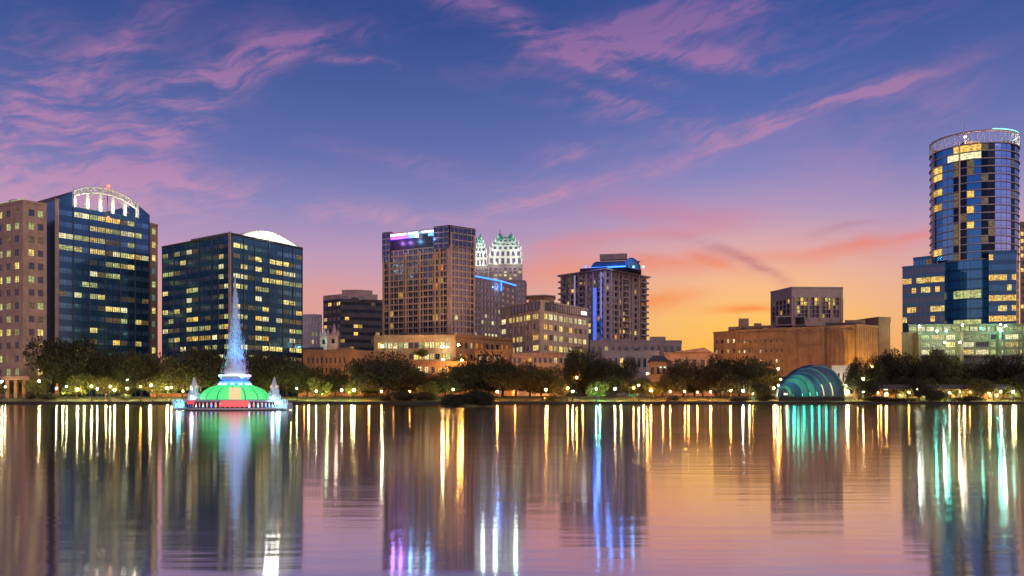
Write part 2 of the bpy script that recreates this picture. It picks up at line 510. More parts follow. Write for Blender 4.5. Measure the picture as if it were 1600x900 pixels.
class MB:
    def __init__(s):
        s.v, s.f, s.mi, s.mats = [], [], [], []

    def mat(s, name):
        if name not in s.mats:
            s.mats.append(name)
        return s.mats.index(name)

    def face(s, pts, mat):
        i = len(s.v)
        s.v.extend(pts)
        s.f.append(tuple(range(i, i + len(pts))))
        s.mi.append(s.mat(mat))

    def prism(s, foot, z0, z1, mat, cap=None, inset=0.0):
        """foot: CCW xy list"""
        n = len(foot)
        if inset:
            cx = sum(p[0] for p in foot) / n
            cy = sum(p[1] for p in foot) / n
            top = []
            for p in foot:
                d = sqrt((p[0] - cx) ** 2 + (p[1] - cy) ** 2) or 1
                k = 1 - inset / d
                top.append((cx + (p[0] - cx) * k, cy + (p[1] - cy) * k))
        else:
            top = foot
        for i in range(n):
            a, b_ = foot[i], foot[(i + 1) % n]
            c, d = top[(i + 1) % n], top[i]
            s.face([(a[0], a[1], z0), (b_[0], b_[1], z0), (c[0], c[1], z1), (d[0], d[1], z1)], mat)
        s.face([(p[0], p[1], z1) for p in top], cap or mat)
        s.face([(p[0], p[1], z0) for p in reversed(foot)], cap or mat)

    def box(s, x0, x1, y0, y1, z0, z1, mat, cap=None):
        s.prism([(x0, y0), (x1, y0), (x1, y1), (x0, y1)], z0, z1, mat, cap)

    def wallbox(s, A, B, z0, z1, d0, d1, mat):
        """box along A->B; d0..d1 = offsets along the outward normal (uy,-ux)"""
        L = sqrt((B[0] - A[0]) ** 2 + (B[1] - A[1]) ** 2) or 1
        nx, ny = (B[1] - A[1]) / L, -(B[0] - A[0]) / L
        s.prism([(A[0] + nx * d1, A[1] + ny * d1), (B[0] + nx * d1, B[1] + ny * d1),
                 (B[0] + nx * d0, B[1] + ny * d0), (A[0] + nx * d0, A[1] + ny * d0)], z0, z1, mat)

    def beam(s, a, b_, r, mat, r2=None, seg=6):
        a, b_ = np.array(a, float), np.array(b_, float)
        d = b_ - a
        L = np.linalg.norm(d)
        if L < 1e-6:
            return
        d /= L
        u = np.cross(d, (0, 0, 1.0) if abs(d[2]) < 0.9 else (1.0, 0, 0))
        u /= np.linalg.norm(u)
        v = np.cross(d, u)
        r2 = r if r2 is None else r2
        R0 = [tuple(a + (u * cos(2 * pi * k / seg) + v * sin(2 * pi * k / seg)) * r) for k in range(seg)]
        R1 = [tuple(b_ + (u * cos(2 * pi * k / seg) + v * sin(2 * pi * k / seg)) * r2) for k in range(seg)]
        i = len(s.v)
        s.v += R0 + R1
        mi = s.mat(mat)
        for k in range(seg):
            k2 = (k + 1) % seg
            s.f.append((i + k, i + k2, i + seg + k2, i + seg + k))
            s.mi.append(mi)
        s.f.append(tuple(i + seg + k for k in range(seg)))
        s.mi.append(mi)
        s.f.append(tuple(i + k for k in reversed(range(seg))))
        s.mi.append(mi)

    def lathe(s, cx, cy, prof, mat, seg=24, a0=0.0, a1=2 * pi, sy=1.0):
        """prof: list of (r, z)"""
        full = abs(a1 - a0 - 2 * pi) < 1e-6
        cnt = seg if full else seg + 1
        i = len(s.v)
        for r, z in prof:
            for k in range(cnt):
                a = a0 + (a1 - a0) * k / seg
                s.v.append((cx + r * cos(a), cy + r * sin(a) * sy, z))
        mi = s.mat(mat)
        for j in range(len(prof) - 1):
            for k in range(seg):
                k2 = (k + 1) % cnt
                s.f.append((i + j * cnt + k, i + j * cnt + k2, i + (j + 1) * cnt + k2, i + (j + 1) * cnt + k))
                s.mi.append(mi)

    def mesh(s, name, origin=(0, 0, 0), smooth=False):
        me = bpy.data.meshes.new(name)
        o = origin
        me.from_pydata([(p[0] - o[0], p[1] - o[1], p[2] - o[2]) for p in s.v], [], s.f)
        for mn in s.mats:
            me.materials.append(MATS[mn])
        me.polygons.foreach_set('material_index', s.mi)
        if smooth:
            me.polygons.foreach_set('use_smooth', [True] * len(s.f))
        me.update()
        return me

    def build(s, name, root=None, smooth=False, loc=None):
        origin = tuple(root.location) if root else (loc or (0, 0, 0))
        ob = bpy.data.objects.new(name, s.mesh(name, origin, smooth))
        COL.objects.link(ob)
        if root:
            ob.parent = root
        else:
            ob.location = origin
        return ob


def tag(o, label=None, cat=None, group=None, kind=None):
    if label:
        o['label'] = label
    if cat:
        o['category'] = cat
    if group:
        o['group'] = group
    if kind:
        o['kind'] = kind
    return o


def empty(name, loc, label, cat, group=None):
    o = bpy.data.objects.new(name, None)
    COL.objects.link(o)
    o.location = loc
    o.empty_display_size = 2
    return tag(o, label, cat, group)


def lamp(kind, loc, energy, col, size=0.5, target=None, spot=60, name="floodlight", blend=0.5):
    d = bpy.data.lights.new(name, kind)
    d.energy = energy
    d.color = col
    if kind == 'SPOT':
        d.spot_size = radians(spot)
        d.spot_blend = blend
        d.shadow_soft_size = size
    elif kind == 'POINT':
        d.shadow_soft_size = size
    o = bpy.data.objects.new(name, d)
    COL.objects.link(o)
    o.location = loc
    if target:
        from mathutils import Vector
        o.rotation_euler = (Vector(target) - Vector(loc)).to_track_quat('-Z', 'Y').to_euler()
    return o


WINMESH = {}


def win_mesh(w_, h_, mat, mull, rec, frame):
    """window unit: local x along the wall, y inward, z up, origin at lower left of the opening"""
    key = (round(w_, 2), round(h_, 2), mat, mull, rec, frame)
    if key in WINMESH:
        return WINMESH[key]
    b_ = MB()
    b_.face([(0, rec, 0), (w_, rec, 0), (w_, rec, h_), (0, rec, h_)], mat)
    for k in range(1, mull + 1):
        x = w_ * k / (mull + 1)
        b_.box(x - 0.09, x + 0.09, rec - 0.12, rec - 0.005, 0.0, h_, frame)
    if h_ > 1.2:
        b_.box(0.0, w_, rec - 0.08, rec - 0.004, h_ * 0.30 - 0.05, h_ * 0.30 + 0.05, frame)
    me = b_.mesh('window')
    WINMESH[key] = me
    return me


class Bld:
    def __init__(s, name, label, cat, foot, z0, group=None):
        cx = sum(p[0] for p in foot) / len(foot)
        cy = sum(p[1] for p in foot) / len(foot)
        s.root = empty(name, (cx, cy, z0), label, cat, group)
        s.o = (cx, cy, z0)
        s.mbs = {}
        s.nwin = 0
        s.rest = MB()
        s.r = random.Random(hash(label) % 1000 if False else len(label) * 31 + int(abs(cx)) + int(cy))

    def mb(s, part):
        if part not in s.mbs:
            s.mbs[part] = MB()
        return s.mbs[part]

    def facade(s, A, B, z0, z1, wall, nb, nf, wf=0.7, hf=0.55, glass='glass_dark', lit=None, rec=0.35, mull=1,
               frame='mullion', part='wall', e0=0.0, e1=0.0, zb=0.0, zt=0.0, skip=None, tilt=0.004, glassfn=None):
        """wall sheet with real openings and one window object in each"""
        m_ = s.mb(part)
        L = sqrt((B[0] - A[0]) ** 2 + (B[1] - A[1]) ** 2)
        ux, uy = (B[0] - A[0]) / L, (B[1] - A[1]) / L
        ix, iy = -uy, ux     # inward

        def W(u, d, z):
            return (A[0] + ux * u + ix * d, A[1] + uy * u + iy * d, z)

        def q(u0, u1, v0, v1):
            if u1 - u0 > 1e-4 and v1 - v0 > 1e-4:
                m_.face([W(u0, 0, v0), W(u1, 0, v0), W(u1, 0, v1), W(u0, 0, v1)], wall)
        q(0, e0, z0, z1)
        q(L - e1, L, z0, z1)
        q(e0, L - e1, z0, z0 + zb)
        q(e0, L - e1, z1 - zt, z1)
        bw = (L - e0 - e1) / nb
        fh = (z1 - z0 - zb - zt) / nf
        rot = atan2(uy, ux)
        for j in range(nf):
            va = z0 + zb + j * fh
            for i in range(nb):
                ua = e0 + i * bw
                if skip and skip(i, nf - 1 - j):
                    q(ua, ua + bw, va, va + fh)
                    continue
                w_, h_ = bw * wf, fh * hf
                u0, u1 = ua + (bw - w_) / 2, ua + (bw + w_) / 2
                v0 = va + (fh - h_) * 0.5
                v1 = v0 + h_
                q(ua, u0, va, va + fh)
                q(u1, ua + bw, va, va + fh)
                q(u0, u1, va, v0)
                q(u0, u1, v1, va + fh)
                m_.face([W(u0, 0, v0), W(u1, 0, v0), W(u1, rec, v0), W(u0, rec, v0)], wall)
                m_.face([W(u0, rec, v1), W(u1, rec, v1), W(u1, 0, v1), W(u0, 0, v1)], wall)
                m_.face([W(u0, 0, v0), W(u0, rec, v0), W(u0, rec, v1), W(u0, 0, v1)], wall)
                m_.face([W(u1, rec, v0), W(u1, 0, v0), W(u1, 0, v1), W(u1, rec, v1)], wall)
                k = lit(i, nf - 1 - j, s.r) if lit else None      # row 0 = top floor
                mt = k or (glassfn(i, nf - 1 - j) if glassfn else glass)
                me = win_mesh(w_, h_, mt, mull, rec, frame)
                if s.nwin < 295:
                    ob = bpy.data.objects.new('window', me)
                    COL.objects.link(ob)
                    ob.parent = s.root
                    p = W(u0, 0, v0)
                    ob.location = (p[0] - s.o[0], p[1] - s.o[1], p[2] - s.o[2])
                    ob.rotation_euler = (s.r.uniform(-tilt, tilt), 0, rot + s.r.uniform(-tilt, tilt) * 0.6)
                    s.nwin += 1
                else:
                    s.rest.face([W(u0, rec, v0), W(u1, rec, v0), W(u1, rec, v1), W(u0, rec, v1)], mt)
                    for kk in range(1, mull + 1):
                        x = u0 + w_ * kk / (mull + 1)
                        s.rest.face([W(x - .09, rec - .1, v0), W(x + .09, rec - .1, v0), W(x + .09, rec - .1, v1), W(x - .09, rec - .1, v1)], frame)

    def body(s, foot, z0, z1, wall, specs, cap='roof_dark', parapet=0.9, part='wall'):
        n_ = len(foot)
        for i in range(n_):
            A, B = foot[i], foot[(i + 1) % n_]
            sp_ = specs.get(i) if specs else None
            if sp_:
                s.facade(A, B, z0, z1, sp_.get('wall', wall), part=part, **{k: v for k, v in sp_.items() if k != 'wall'})
            else:
                s.mb(part).face([(A[0], A[1], z0), (B[0], B[1], z0), (B[0], B[1], z1), (A[0], A[1], z1)], wall)
        s.mb('roof').face([(p[0], p[1], z1) for p in foot], cap)
        if parapet:
            pm = s.mb('parapet')
            for i in range(n_):
                A, B = foot[i], foot[(i + 1) % n_]
                pm.wallbox(A, B, z1 + 0.01 * i - 0.35, z1 + parapet + 0.012 * i, -0.45, 0.22 + 0.01 * i, wall)

    def piers(s, A, B, ts, z0, z1, w_, d, mat, name='pier'):
        L = sqrt((B[0] - A[0]) ** 2 + (B[1] - A[1]) ** 2)
        for t in ts:
            m_ = MB()
            a = lerp(A, B, t - w_ / 2 / L)
            b_ = lerp(A, B, t + w_ / 2 / L)
            m_.wallbox(a, b_, z0, z1, 0.003, d, mat)
            m_.build(name, s.root)

    def clutter(s, foot, z, n_=5, big=1.0):
        r = random.Random(int(abs(foot[0][0]) * 10) + n_)
        A, B, C3, D3 = foot[0], foot[1], foot[2], foot[-1]
        for k in range(n_):
            u_, v_ = r.uniform(0.12, 0.88), r.uniform(0.12, 0.6)
            p = lerp(lerp(A, B, u_), lerp(D3, C3, u_), v_)
            w_, d_, h_ = r.uniform(0.9, 2.6) * big, r.uniform(0.9, 2.0) * big, r.uniform(1.2, 2.8) * big
            mm = MB()
            mm.box(p[0] - w_, p[0] + w_, p[1] - d_, p[1] + d_, z + 0.02, z + h_, r.choice(['concrete_grey', 'metal_dark', 'concrete_dark']))
            mm.box(p[0] - w_ * .7, p[0] + w_ * .7, p[1] - d_ * .7, p[1] + d_ * .7, z + h_ + 0.01, z + h_ + 0.4, 'metal_dark')
            mm.build('roof_unit', s.root)
        p = lerp(lerp(A, B, r.uniform(.2, .8)), lerp(D3, C3, .5), .3)
        mm = MB()
        mm.beam((p[0], p[1], z), (p[0], p[1], z + 6 * big), 0.12, 'metal_dark', 0.05, 5)
        mm.build('roof_mast', s.root)

    def done(s):
        for k, m_ in s.mbs.items():
            if m_.f:
                m_.build(k.rstrip('_0123456789'), s.root)
        if s.rest.f:
            o = s.rest.build('window', s.root)
            tag(o, kind='stuff')
        return s


def quad_foot(L, N_, R):
    return [L, N_, R, (L[0] + R[0] - N_[0], L[1] + R[1] - N_[1])]


def depth_of(ytop, yref, Dref):
    """distance of a roof corner of the same height as a reference corner"""
    return Dref * (YH - yref) / (YH - ytop)


def litp(p, mats=('lit_yellow', 'lit_gold', 'lit_green', 'lit_dim'), rows=None):
    rows = rows or {}

    def f(i, j, r):
        pp = rows.get(j, p)
        return r.choice(mats) if r.random() < pp else None
    return f


GZ = 4.0      # level of the city ground


# ================================================================== SETTING
PROF = [(399.9, -2.0), (400.6, 1.0), (412, 2.0), (424, 3.3), (430, 3.4), (446, 3.9), (470, 4.0)]


def ground_z(y):
    if y >= 470:
        return 4.0
    if y <= 400.6:
        return 1.0
    for (a, za), (b_, zb_) in zip(PROF[1:], PROF[2:]):
        if a <= y <= b_:
            return za + (zb_ - za) * (y - a) / (b_ - a)
    return 4.0


g = MB()
xs = [-9000, -2500, -1200, -700, -350, 0, 350, 700, 1200, 2500, 9000]
for x0, x1 in zip(xs, xs[1:]):
    for (a, za), (b_, zb_) in zip(PROF, PROF[1:]):
        mt = 'seawall' if a < 400 else ('lawn' if b_ <= 446 or True else 'asphalt')
        g.face([(x0, a, za), (x1, a, za), (x1, b_, zb_), (x0, b_, zb_)], mt)
    g.face([(x0, 470, 4), (x1, 470, 4), (x1, 20000, 4), (x0, 20000, 4)], 'asphalt')
    g.face([(x0, -9000, 1), (x1, -9000, 1), (x1, -300, 1), (x0, -300, 1)], 'lawn')
tag(g.build('ground'), kind='structure')
wmb = MB()
wmb.face([(-9000, -300, 0), (9000, -300, 0), (9000, 400.6, 0), (-9000, 400.6, 0)], 'water')
tag(wmb.build('lake_water'), kind='structure')
# lakeside path
pm = MB()
for x0, x1 in zip(xs[1:], xs[2:-1]):
    pm.face([(x0, 424.3, ground_z(424.3) + .02), (x1, 424.3, ground_z(424.3) + .02), (x1, 429.6, ground_z(429.6) + .02), (x0, 429.6, ground_z(429.6) + .02)], 'path')
tag(pm.build('lakeside_path'), kind='structure')
# coping of the lake wall
cm = MB()
for x0, x1 in zip(xs[1:], xs[2:-1]):
    cm.box(x0, x1 - 0.01, 400.2, 401.2, 0.7, 1.18, 'seawall')
tag(cm.build('lake_wall'), 'low dark wall along the far edge of the lake', kind='structure')

# ================================================================== BUILDINGS
PI2 = pi / 2


def PZ(px, y, D):
    a = P2(px, D)
    return (a[0], a[1], Zat(y, D))


# ---------- 1: tan and blue glass office block at the left edge
D0 = 450
A1 = P2(88, D0)
D1 = depth_of(336, 310, D0)
B1 = P2(234, D1)
# glass slab goes back along the normal
ux, uy = (B1[0] - A1[0]), (B1[1] - A1[1])
Lg = sqrt(ux * ux + uy * uy)
ux, uy = ux / Lg, uy / Lg
nb_ = (-uy, ux)


def back(p, d):
    return (p[0] + nb_[0] * d, p[1] + nb_[1] * d)


zt1 = Zat(322, D0 + 6)
foot1 = [A1, B1, back(B1, 34), back(A1, 34)]
b1 = Bld('office_block', 'blue glass office block with arched white truss crown and tan stone wing, far left', 'office building', foot1, GZ)
ROW1 = {0: '0222220000', }
LIT1 = ['001112222200'.replace('2', '1'), '000011111110', '111111110100', '111011011111', '000010111100', '000010110000',
        '000110000000', '001011001100', '000001111000', '000000101011', '000010000000', '000010010010', '001010000000',
        '000000011000', '000000000000', '000000000000']


def lit1(i, j, r):
    c = LIT1[j][i] == '1'
    if c:
        return ['lit_yellow', 'lit_green', 'lit_gold', 'lit_pale', 'lit_yellow', 'lit_dim', 'lit_green'][(j * 5 + (i // 2) * 3 + (i % 2 if r.random() < .25 else 0)) % 7]
    return 'lit_dim' if r.random() < 0.10 else None


b1.body(foot1, GZ, zt1, 'spandrel_navy', {0: dict(nb=12, nf=16, wf=0.92, hf=0.42, glass='glass_blue', lit=lit1, mull=3, rec=0.12, e0=0.8, e1=0.6, zb=2, zt=1.0)}, parapet=0)
b1.piers(A1, B1, [0.012, 0.17, 0.335, 0.5, 0.665, 0.83, 0.99], GZ, zt1, 0.45, 0.35, 'mullion', 'pier')
# shoulders rising to the crown
for (pa, ya, pb, yb) in ((88, 312, 113, 299), (214, 319, 234, 336)):
    ta, tb = hit(A1, B1, pa), hit(A1, B1, pb)
    a, c = lerp(A1, B1, ta), lerp(A1, B1, tb)
    za, zc = Zat(ya, a[1]), Zat(yb, c[1])
    mm = MB()
    ab, cb = back(a, 33), back(c, 33)
    mm.face([(*a, zt1), (*c, zt1), (*c, zc), (*a, za)], 'spandrel_navy')
    mm.face([(*cb, zt1), (*ab, zt1), (*ab, za), (*cb, zc)], 'spandrel_navy')
    mm.face([(*a, za), (*c, zc), (*cb, zc), (*ab, za)], 'roof_dark')
    mm.face([(*ab, zt1), (*a, zt1), (*a, za), (*ab, za)], 'spandrel_navy')
    mm.face([(*c, zt1), (*cb, zt1), (*cb, zc), (*c, zc)], 'spandrel_navy')
    mm.build('roof_shoulder', b1.root)
# truss crown
pxs = [115, 135, 155, 174.5, 194, 213]
tops = [297.5, 292.5, 292.5, 297, 305, 318]
pts = []
for p, y in zip(pxs, tops):
    t_ = hit(A1, B1, p)
    q_ = lerp(A1, B1, t_)
    pts.append((q_, Zat(y, q_[1])))
for k, (q_, z_) in enumerate(pts):
    mm = MB()
    mm.wallbox(lerp(q_, B1, 0), lerp(q_, B1, 0.0 + 1.5 / max(1, sqrt((B1[0] - q_[0]) ** 2 + (B1[1] - q_[1]) ** 2))), zt1 - 0.3, z_ + 0.4, -0.9, 0.1, 'steel_white')
    mm.build('truss_post', b1.root)
for k in range(5):
    (a, za), (c, zc) = pts[k], pts[k + 1]
    mm = MB()
    for s_ in (0.0, -2.8):
        mm.beam((a[0], a[1], za + s_), (c[0], c[1], zc + s_), 0.55, 'steel_white')
    for q in range(4):
        t0, t1 = q / 4, (q + 1) / 4
        p0 = (a[0] + (c[0] - a[0]) * t0, a[1] + (c[1] - a[1]) * t0, za + (zc - za) * t0 - (2.8 if q % 2 else 0))
        p1 = (a[0] + (c[0] - a[0]) * t1, a[1] + (c[1] - a[1]) * t1, za + (zc - za) * t1 - (0 if q % 2 else 2.8))
        mm.beam(p0, p1, 0.42, 'steel_white')
    mm.build('truss_chord', b1.root)
    mm = MB()
    ab, cb = back(a, 7), back(c, 7)
    if k in (0, 1, 2, 4):
        if k % 2 == 0 and k != 2:
            mm.beam((*ab, za - 3.5), (*cb, zt1 + 2.5), 0.3, 'steel_white')
        else:
            mm.beam((*ab, zt1), (*cb, zc - 3), 0.3, 'steel_white')
        mm.beam((*ab, za - 1.5), (*cb, zc - 1.5), 0.25, 'steel_white')
        mm.build('truss_brace', b1.root)
    cxp = ((a[0] + c[0]) / 2 + uy * 2.8, (a[1] + c[1]) / 2 - ux * 2.8)
    lamp('POINT', (cxp[0], cxp[1], zt1 + 2.5), 1100, (1.0, 0.98, 0.66), 0.4)
# beacon and mast
q_ = lerp(A1, B1, hit(A1, B1, 168))
mm = MB()
mm.beam((*q_, Zat(338, q_[1])), (*q_, Zat(288, q_[1])), 0.28, 'metal_dark')
mm.build('mast', b1.root)
for yy in (291, 341):
    mm = MB()
    mm.lathe(q_[0] + uy * 0.9, q_[1] - ux * 0.9, [(0.01, Zat(yy, q_[1]) - 0.9), (0.8, Zat(yy, q_[1]) - 0.4), (0.8, Zat(yy, q_[1]) + 0.4), (0.01, Zat(yy, q_[1]) + 0.9)], 'beacon_red', 8)
    mm.build('beacon', b1.root)
# tan masonry wing: corner at px 36
Dn = 430
Nw = P2(36, Dn)
Lw = P2(-70, depth_of(334, 315, Dn))
Rw = P2(73, depth_of(321, 315, Dn))
zw = Zat(315, Dn)
fw = quad_foot(Lw, Nw, Rw)


def litw(i, j, r):
    if j in (3, 5, 9):
        return r.choice(['lit_yellow', 'lit_green', 'lit_yellow']) if r.random() < 0.8 else None
    return r.choice(['lit_yellow', 'lit_green', 'lit_dim']) if r.random() < 0.38 else None


b1.body(fw, GZ, zw, 'stone_tan', {0: dict(nb=8, nf=14, wf=0.52, hf=0.48, glass='glass_dark', lit=litw, mull=1, e0=1.2, e1=1.6, zt=1.6, zb=2.0),
                                  1: dict(nb=2, nf=14, wf=0.62, hf=0.48, glass='glass_dark', lit=litw, mull=1, e0=1.8, e1=0.8, zt=1.6, zb=2.0)}, part='stone_wing', parapet=1.0)
mm = MB()
mm.wallbox(Lw, Nw, zw + 1.05, zw + 1.35, -0.3, 0.1, 'lit_green')
mm.build('roof_light_strip', b1.root)
# recess glass between wing and slab
Rg0, Rg1 = P2(71, D0 + 10), P2(88.6, D0 + 1.5)
zr = Zat(309, D0 + 6)
b1.body([Rg0, Rg1, back(Rg1, 20), back(Rg0, 20)], GZ, zr, 'spandrel_black', {0: dict(nb=2, nf=15, wf=0.86, hf=0.45, glass='glass_dark', lit=lambda i, j, r: r.choice(['lit_green', 'lit_yellow']) if (j in (1, 3, 5, 8, 13) or r.random() < 0.3) else None, mull=1, rec=0.2)}, part='glass_recess', parapet=0)
mm = MB()
p_ = P2(89, D0 - 0.6)
mm.box(p_[0] - 0.7, p_[0] + 0.7, p_[1] - 0.7, p_[1] + 0.7, GZ, Zat(311, D0), 'stone_pink')
mm.build('corner_pier', b1.root)
# tan strip at the right
Rs0, Rs1 = P2(234.6, D1 + 4), P2(246.5, D1 + 10)
b1.body([Rs0, Rs1, back(Rs1, 16), back(Rs0, 16)], GZ, Zat(351, D1 + 6), 'stone_tan', {0: dict(nb=1, nf=13, wf=0.5, hf=0.45, glass='glass_blue', lit=litp(0.3, ('lit_yellow', 'lit_green')), mull=0, rec=0.3)}, part='stone_stair_tower', parapet=0.8)
# entrance canopy, ground floor columns
e0 = P2(10, 424)
e1 = P2(52, 421)
mm = MB()
mm.wallbox(e0, e1, Zat(594, 422), Zat(588, 422), -8, 2.5, 'stone_brown')
mm.build('entrance_canopy', b1.root)
for px in (12, 25, 38, 50):
    mm = MB()
    p_ = P2(px, 421)
    mm.box(p_[0] - 0.8, p_[0] + 0.8, p_[1] - 0.5, p_[1] + 0.6, ground_z(421) - 0.3, Zat(594.2, 422), 'stone_ochre')
    mm.build('column', b1.root)
lamp('SPOT', (P2(44, 415)[0], 414, 3.2), 3500, (1.0, 0.42, 0.10), 1.0, (P2(38, 432)[0], 432, 26), 75)
lamp('SPOT', (P2(8, 412)[0], 412, 3.2), 1200, (1.0, 0.55, 0.2), 1.0, (P2(5, 432)[0], 436, 18), 90)
b1.clutter(fw, zw, 5)
b1.done()

# ---------- 2: dark glass office with curved lit canopy
Nn = 440
N2 = P2(363, Nn)
L2 = P2(253, depth_of(384, 363, Nn))
R2 = P2(473, depth_of(386, 363, Nn))
z2 = Zat(366.5, Nn)
foot2 = quad_foot(L2, N2, R2)
b2 = Bld('office_block', 'square dark glass office block with curved white lit canopy on its roof, behind the fountain', 'office building', foot2, GZ)
LL = ['10101000010', '00010000010', '11000000010', '00000000010', '10001100001', '00001100010', '10101000010', '01001100011', '11101111011',
      '01101111111', '00010001101', '10000000110', '00000010110', '00000001000', '00000000000']
RR = ['1100000001', '0011011100', '0101011110', '1100111111', '1101100000', '0001000110', '1100100001', '1101101111', '1101110011', '0001100011',
      '0111111011', '0010100110', '0001100000', '0000010010', '0000000000']


def lit2(tab):
    def f(i, j, r):
        if tab[min(j, len(tab) - 1)][i] == '1':
            return ['lit_yellow', 'lit_green', 'lit_gold', 'lit_pale', 'lit_dim', 'lit_yellow', 'lit_green'][(j * 3 + i // 2 + r.randrange(2)) % 7]
        return 'lit_dim' if r.random() < 0.14 else None
    return f


b2.body(foot2, GZ, z2, 'spandrel_black', {
    0: dict(nb=11, nf=15, wf=0.88, hf=0.44, glass='glass_grey', lit=lit2(LL), mull=2, rec=0.12, e0=0.5, e1=1.5, zb=2, zt=2.4, wall='spandrel_navy'),
    1: dict(nb=10, nf=15, wf=0.88, hf=0.44, glass='glass_blue', lit=lit2(RR), mull=2, rec=0.12, e0=0.5, e1=0.5, zb=2, zt=2.4, wall='spandrel_navy')}, parapet=0.8)
b2.piers(L2, N2, [0.01, 0.185, 0.37, 0.55, 0.73, 0.82], GZ, z2, 0.4, 0.35, 'mullion', 'pier')
b2.piers(L2, N2, [0.975], GZ, z2 + 1.5, 1.5, 0.7, 'stone_pink', 'corner_pier')
b2.piers(N2, R2, [0.15, 0.3, 0.5, 0.7, 0.85, 0.99], GZ, z2, 0.4, 0.35, 'mullion', 'pier')
# roof plant rooms
u2 = ((N2[0] - L2[0]), (N2[1] - L2[1]))
for (t0, t1, d0_, d1_, h) in ((0.38, 0.90, 2, 20, 2.2), (0.58, 0.86, 6, 26, 2.8)):
    a, c = lerp(L2, N2, t0), lerp(L2, N2, t1)
    mm = MB()
    mm.wallbox(a, c, z2, z2 + h, -d1_, -d0_, 'spandrel_grey')
    mm.build('plant_room', b2.root)
# curved canopy on the right face
arc = []
AP = [(376, 367.5), (383, 363.5), (391, 361.5), (400, 360.6), (410, 360.6), (420, 362), (430, 364.8), (440, 368.8), (450, 374), (458, 378.8), (466, 384)]
for px, yy in AP:
    q_ = lerp(N2, R2, hit(N2, R2, px))
    arc.append(((q_[0] - 0.4, q_[1] + 1.2), Zat(yy, q_[1])))
dx2, dy2 = (L2[0] - N2[0]) * 0.16, (L2[1] - N2[1]) * 0.16
mm = MB()
mr = MB()
for k in range(10):
    (a, za), (c, zc) = arc[k], arc[k + 1]
    za = max(za, z2 + 0.3)
    zc = max(zc, z2 + 0.3)
    mm.face([(a[0], a[1], za), (c[0], c[1], zc), (c[0] + dx2, c[1] + dy2, zc), (a[0] + dx2, a[1] + dy2, za)], 'steel_white')
    mm.face([(a[0] + dx2, a[1] + dy2, z2), (c[0] + dx2, c[1] + dy2, z2), (c[0] + dx2, c[1] + dy2, zc), (a[0] + dx2, a[1] + dy2, za)], 'steel_white')
    mr.beam((a[0], a[1], za), (c[0], c[1], zc), 0.35, 'steel_white')
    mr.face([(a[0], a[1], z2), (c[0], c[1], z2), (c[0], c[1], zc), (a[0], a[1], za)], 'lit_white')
    mr.beam((a[0] + .1, a[1] - .15, z2), (a[0] + .1, a[1] - .15, za), 0.14, 'steel_white', seg=4)
mm.build('canopy_roof', b2.root)
mr.build('canopy_gable', b2.root)
for px in (415, 423, 431):
    q_ = lerp(N2, R2, hit(N2, R2, px))
    mm = MB()
    mm.lathe(q_[0] + 0.5, q_[1] - 0.9, [(0.01, z2 + 0.9), (1.2, z2 + 1.6), (1.2, z2 + 2.2), (0.01, z2 + 2.9)], 'lit_white', 10)
    mm.build('roof_floodlight', b2.root)
    lamp('POINT', (q_[0] + 0.8, q_[1] - 2.2, z2 + 2.5), 1500, (1, 0.98, 0.85), 0.6)
b2.clutter(foot2, z2, 7)
b2.done()

# ---------- 3: small pale building in the gap
D = 700
f3 = [P2(470, D), P2(502, D - 6), P2(503, D + 30), P2(470, D + 30)]
b3 = Bld('apartment_building', 'small pale building seen in the gap right of the dark glass office block', 'building', f3, GZ)
b3.body(f3, GZ, Zat(494, D), 'white_stone', {0: dict(nb=6, nf=11, wf=0.5, hf=0.5, glass='glass_grey', lit=litp(0.12, ('lit_green', 'lit_yellow'), {6: .5, 7: .6, 8: .5}), mull=0)}, parapet=0.8)
mm = MB()
mm.prism([P2(474, D + 6), P2(496, D + 4), P2(496, D + 16), P2(474, D + 16)], Zat(494, D), Zat(490, D), 'concrete_grey')
mm.build('plant_room', b3.root)
b3.done()

# ---------- 4: dark stepped office
D = 640
La, Na, Ra = P2(505, D + 14), P2(532, D), P2(600, D + 10)
f4 = quad_foot(La, Na, Ra)
b4 = Bld('office_block', 'dark stepped office building with lit window bands, left of the brown apartment tower', 'office building', f4, GZ)
b4.body(f4, GZ, Zat(468, D), 'concrete_dark', {0: dict(nb=4, nf=13, wf=0.8, hf=0.45, glass='glass_dark', lit=litp(0.12, ('lit_gold', 'lit_yellow'), {0: .5}), mull=1),
                                             1: dict(nb=10, nf=13, wf=0.94, hf=0.42, glass='glass_dark', lit=litp(0.16, ('lit_gold', 'lit_yellow', 'lit_dim'), {4: .7, 2: .4, 5: .3, 7: .6, 9: .3}), mull=1)}, parapet=0.7)
f4b = [P2(505, D + 24), P2(532, D + 14), P2(590, D + 16), P2(590, D + 50), P2(505, D + 50)]
mm = MB()
mm.prism(f4b, Zat(468, D) + 0.1, Zat(456, D), 'stone_pink', 'roof_mauve')
mm.build('upper_storey', b4.root)
mm = MB()
mm.prism([P2(534, D + 18), P2(560, D + 17), P2(582, D + 22), P2(582, D + 40), P2(534, D + 40)], Zat(456, D) + 0.05, Zat(448, D), 'stone_pink', 'roof_mauve')
mm.build('penthouse', b4.root)
mm = MB()
mm.prism([P2(560, D + 4), P2(570, D + 3), P2(570, D + 9), P2(560, D + 9)], Zat(468, D) + 0.05, Zat(462, D), 'concrete_grey')
mm.build('plant_room', b4.root)
b4.clutter(f4, Zat(468, 640), 4)
b4.done()

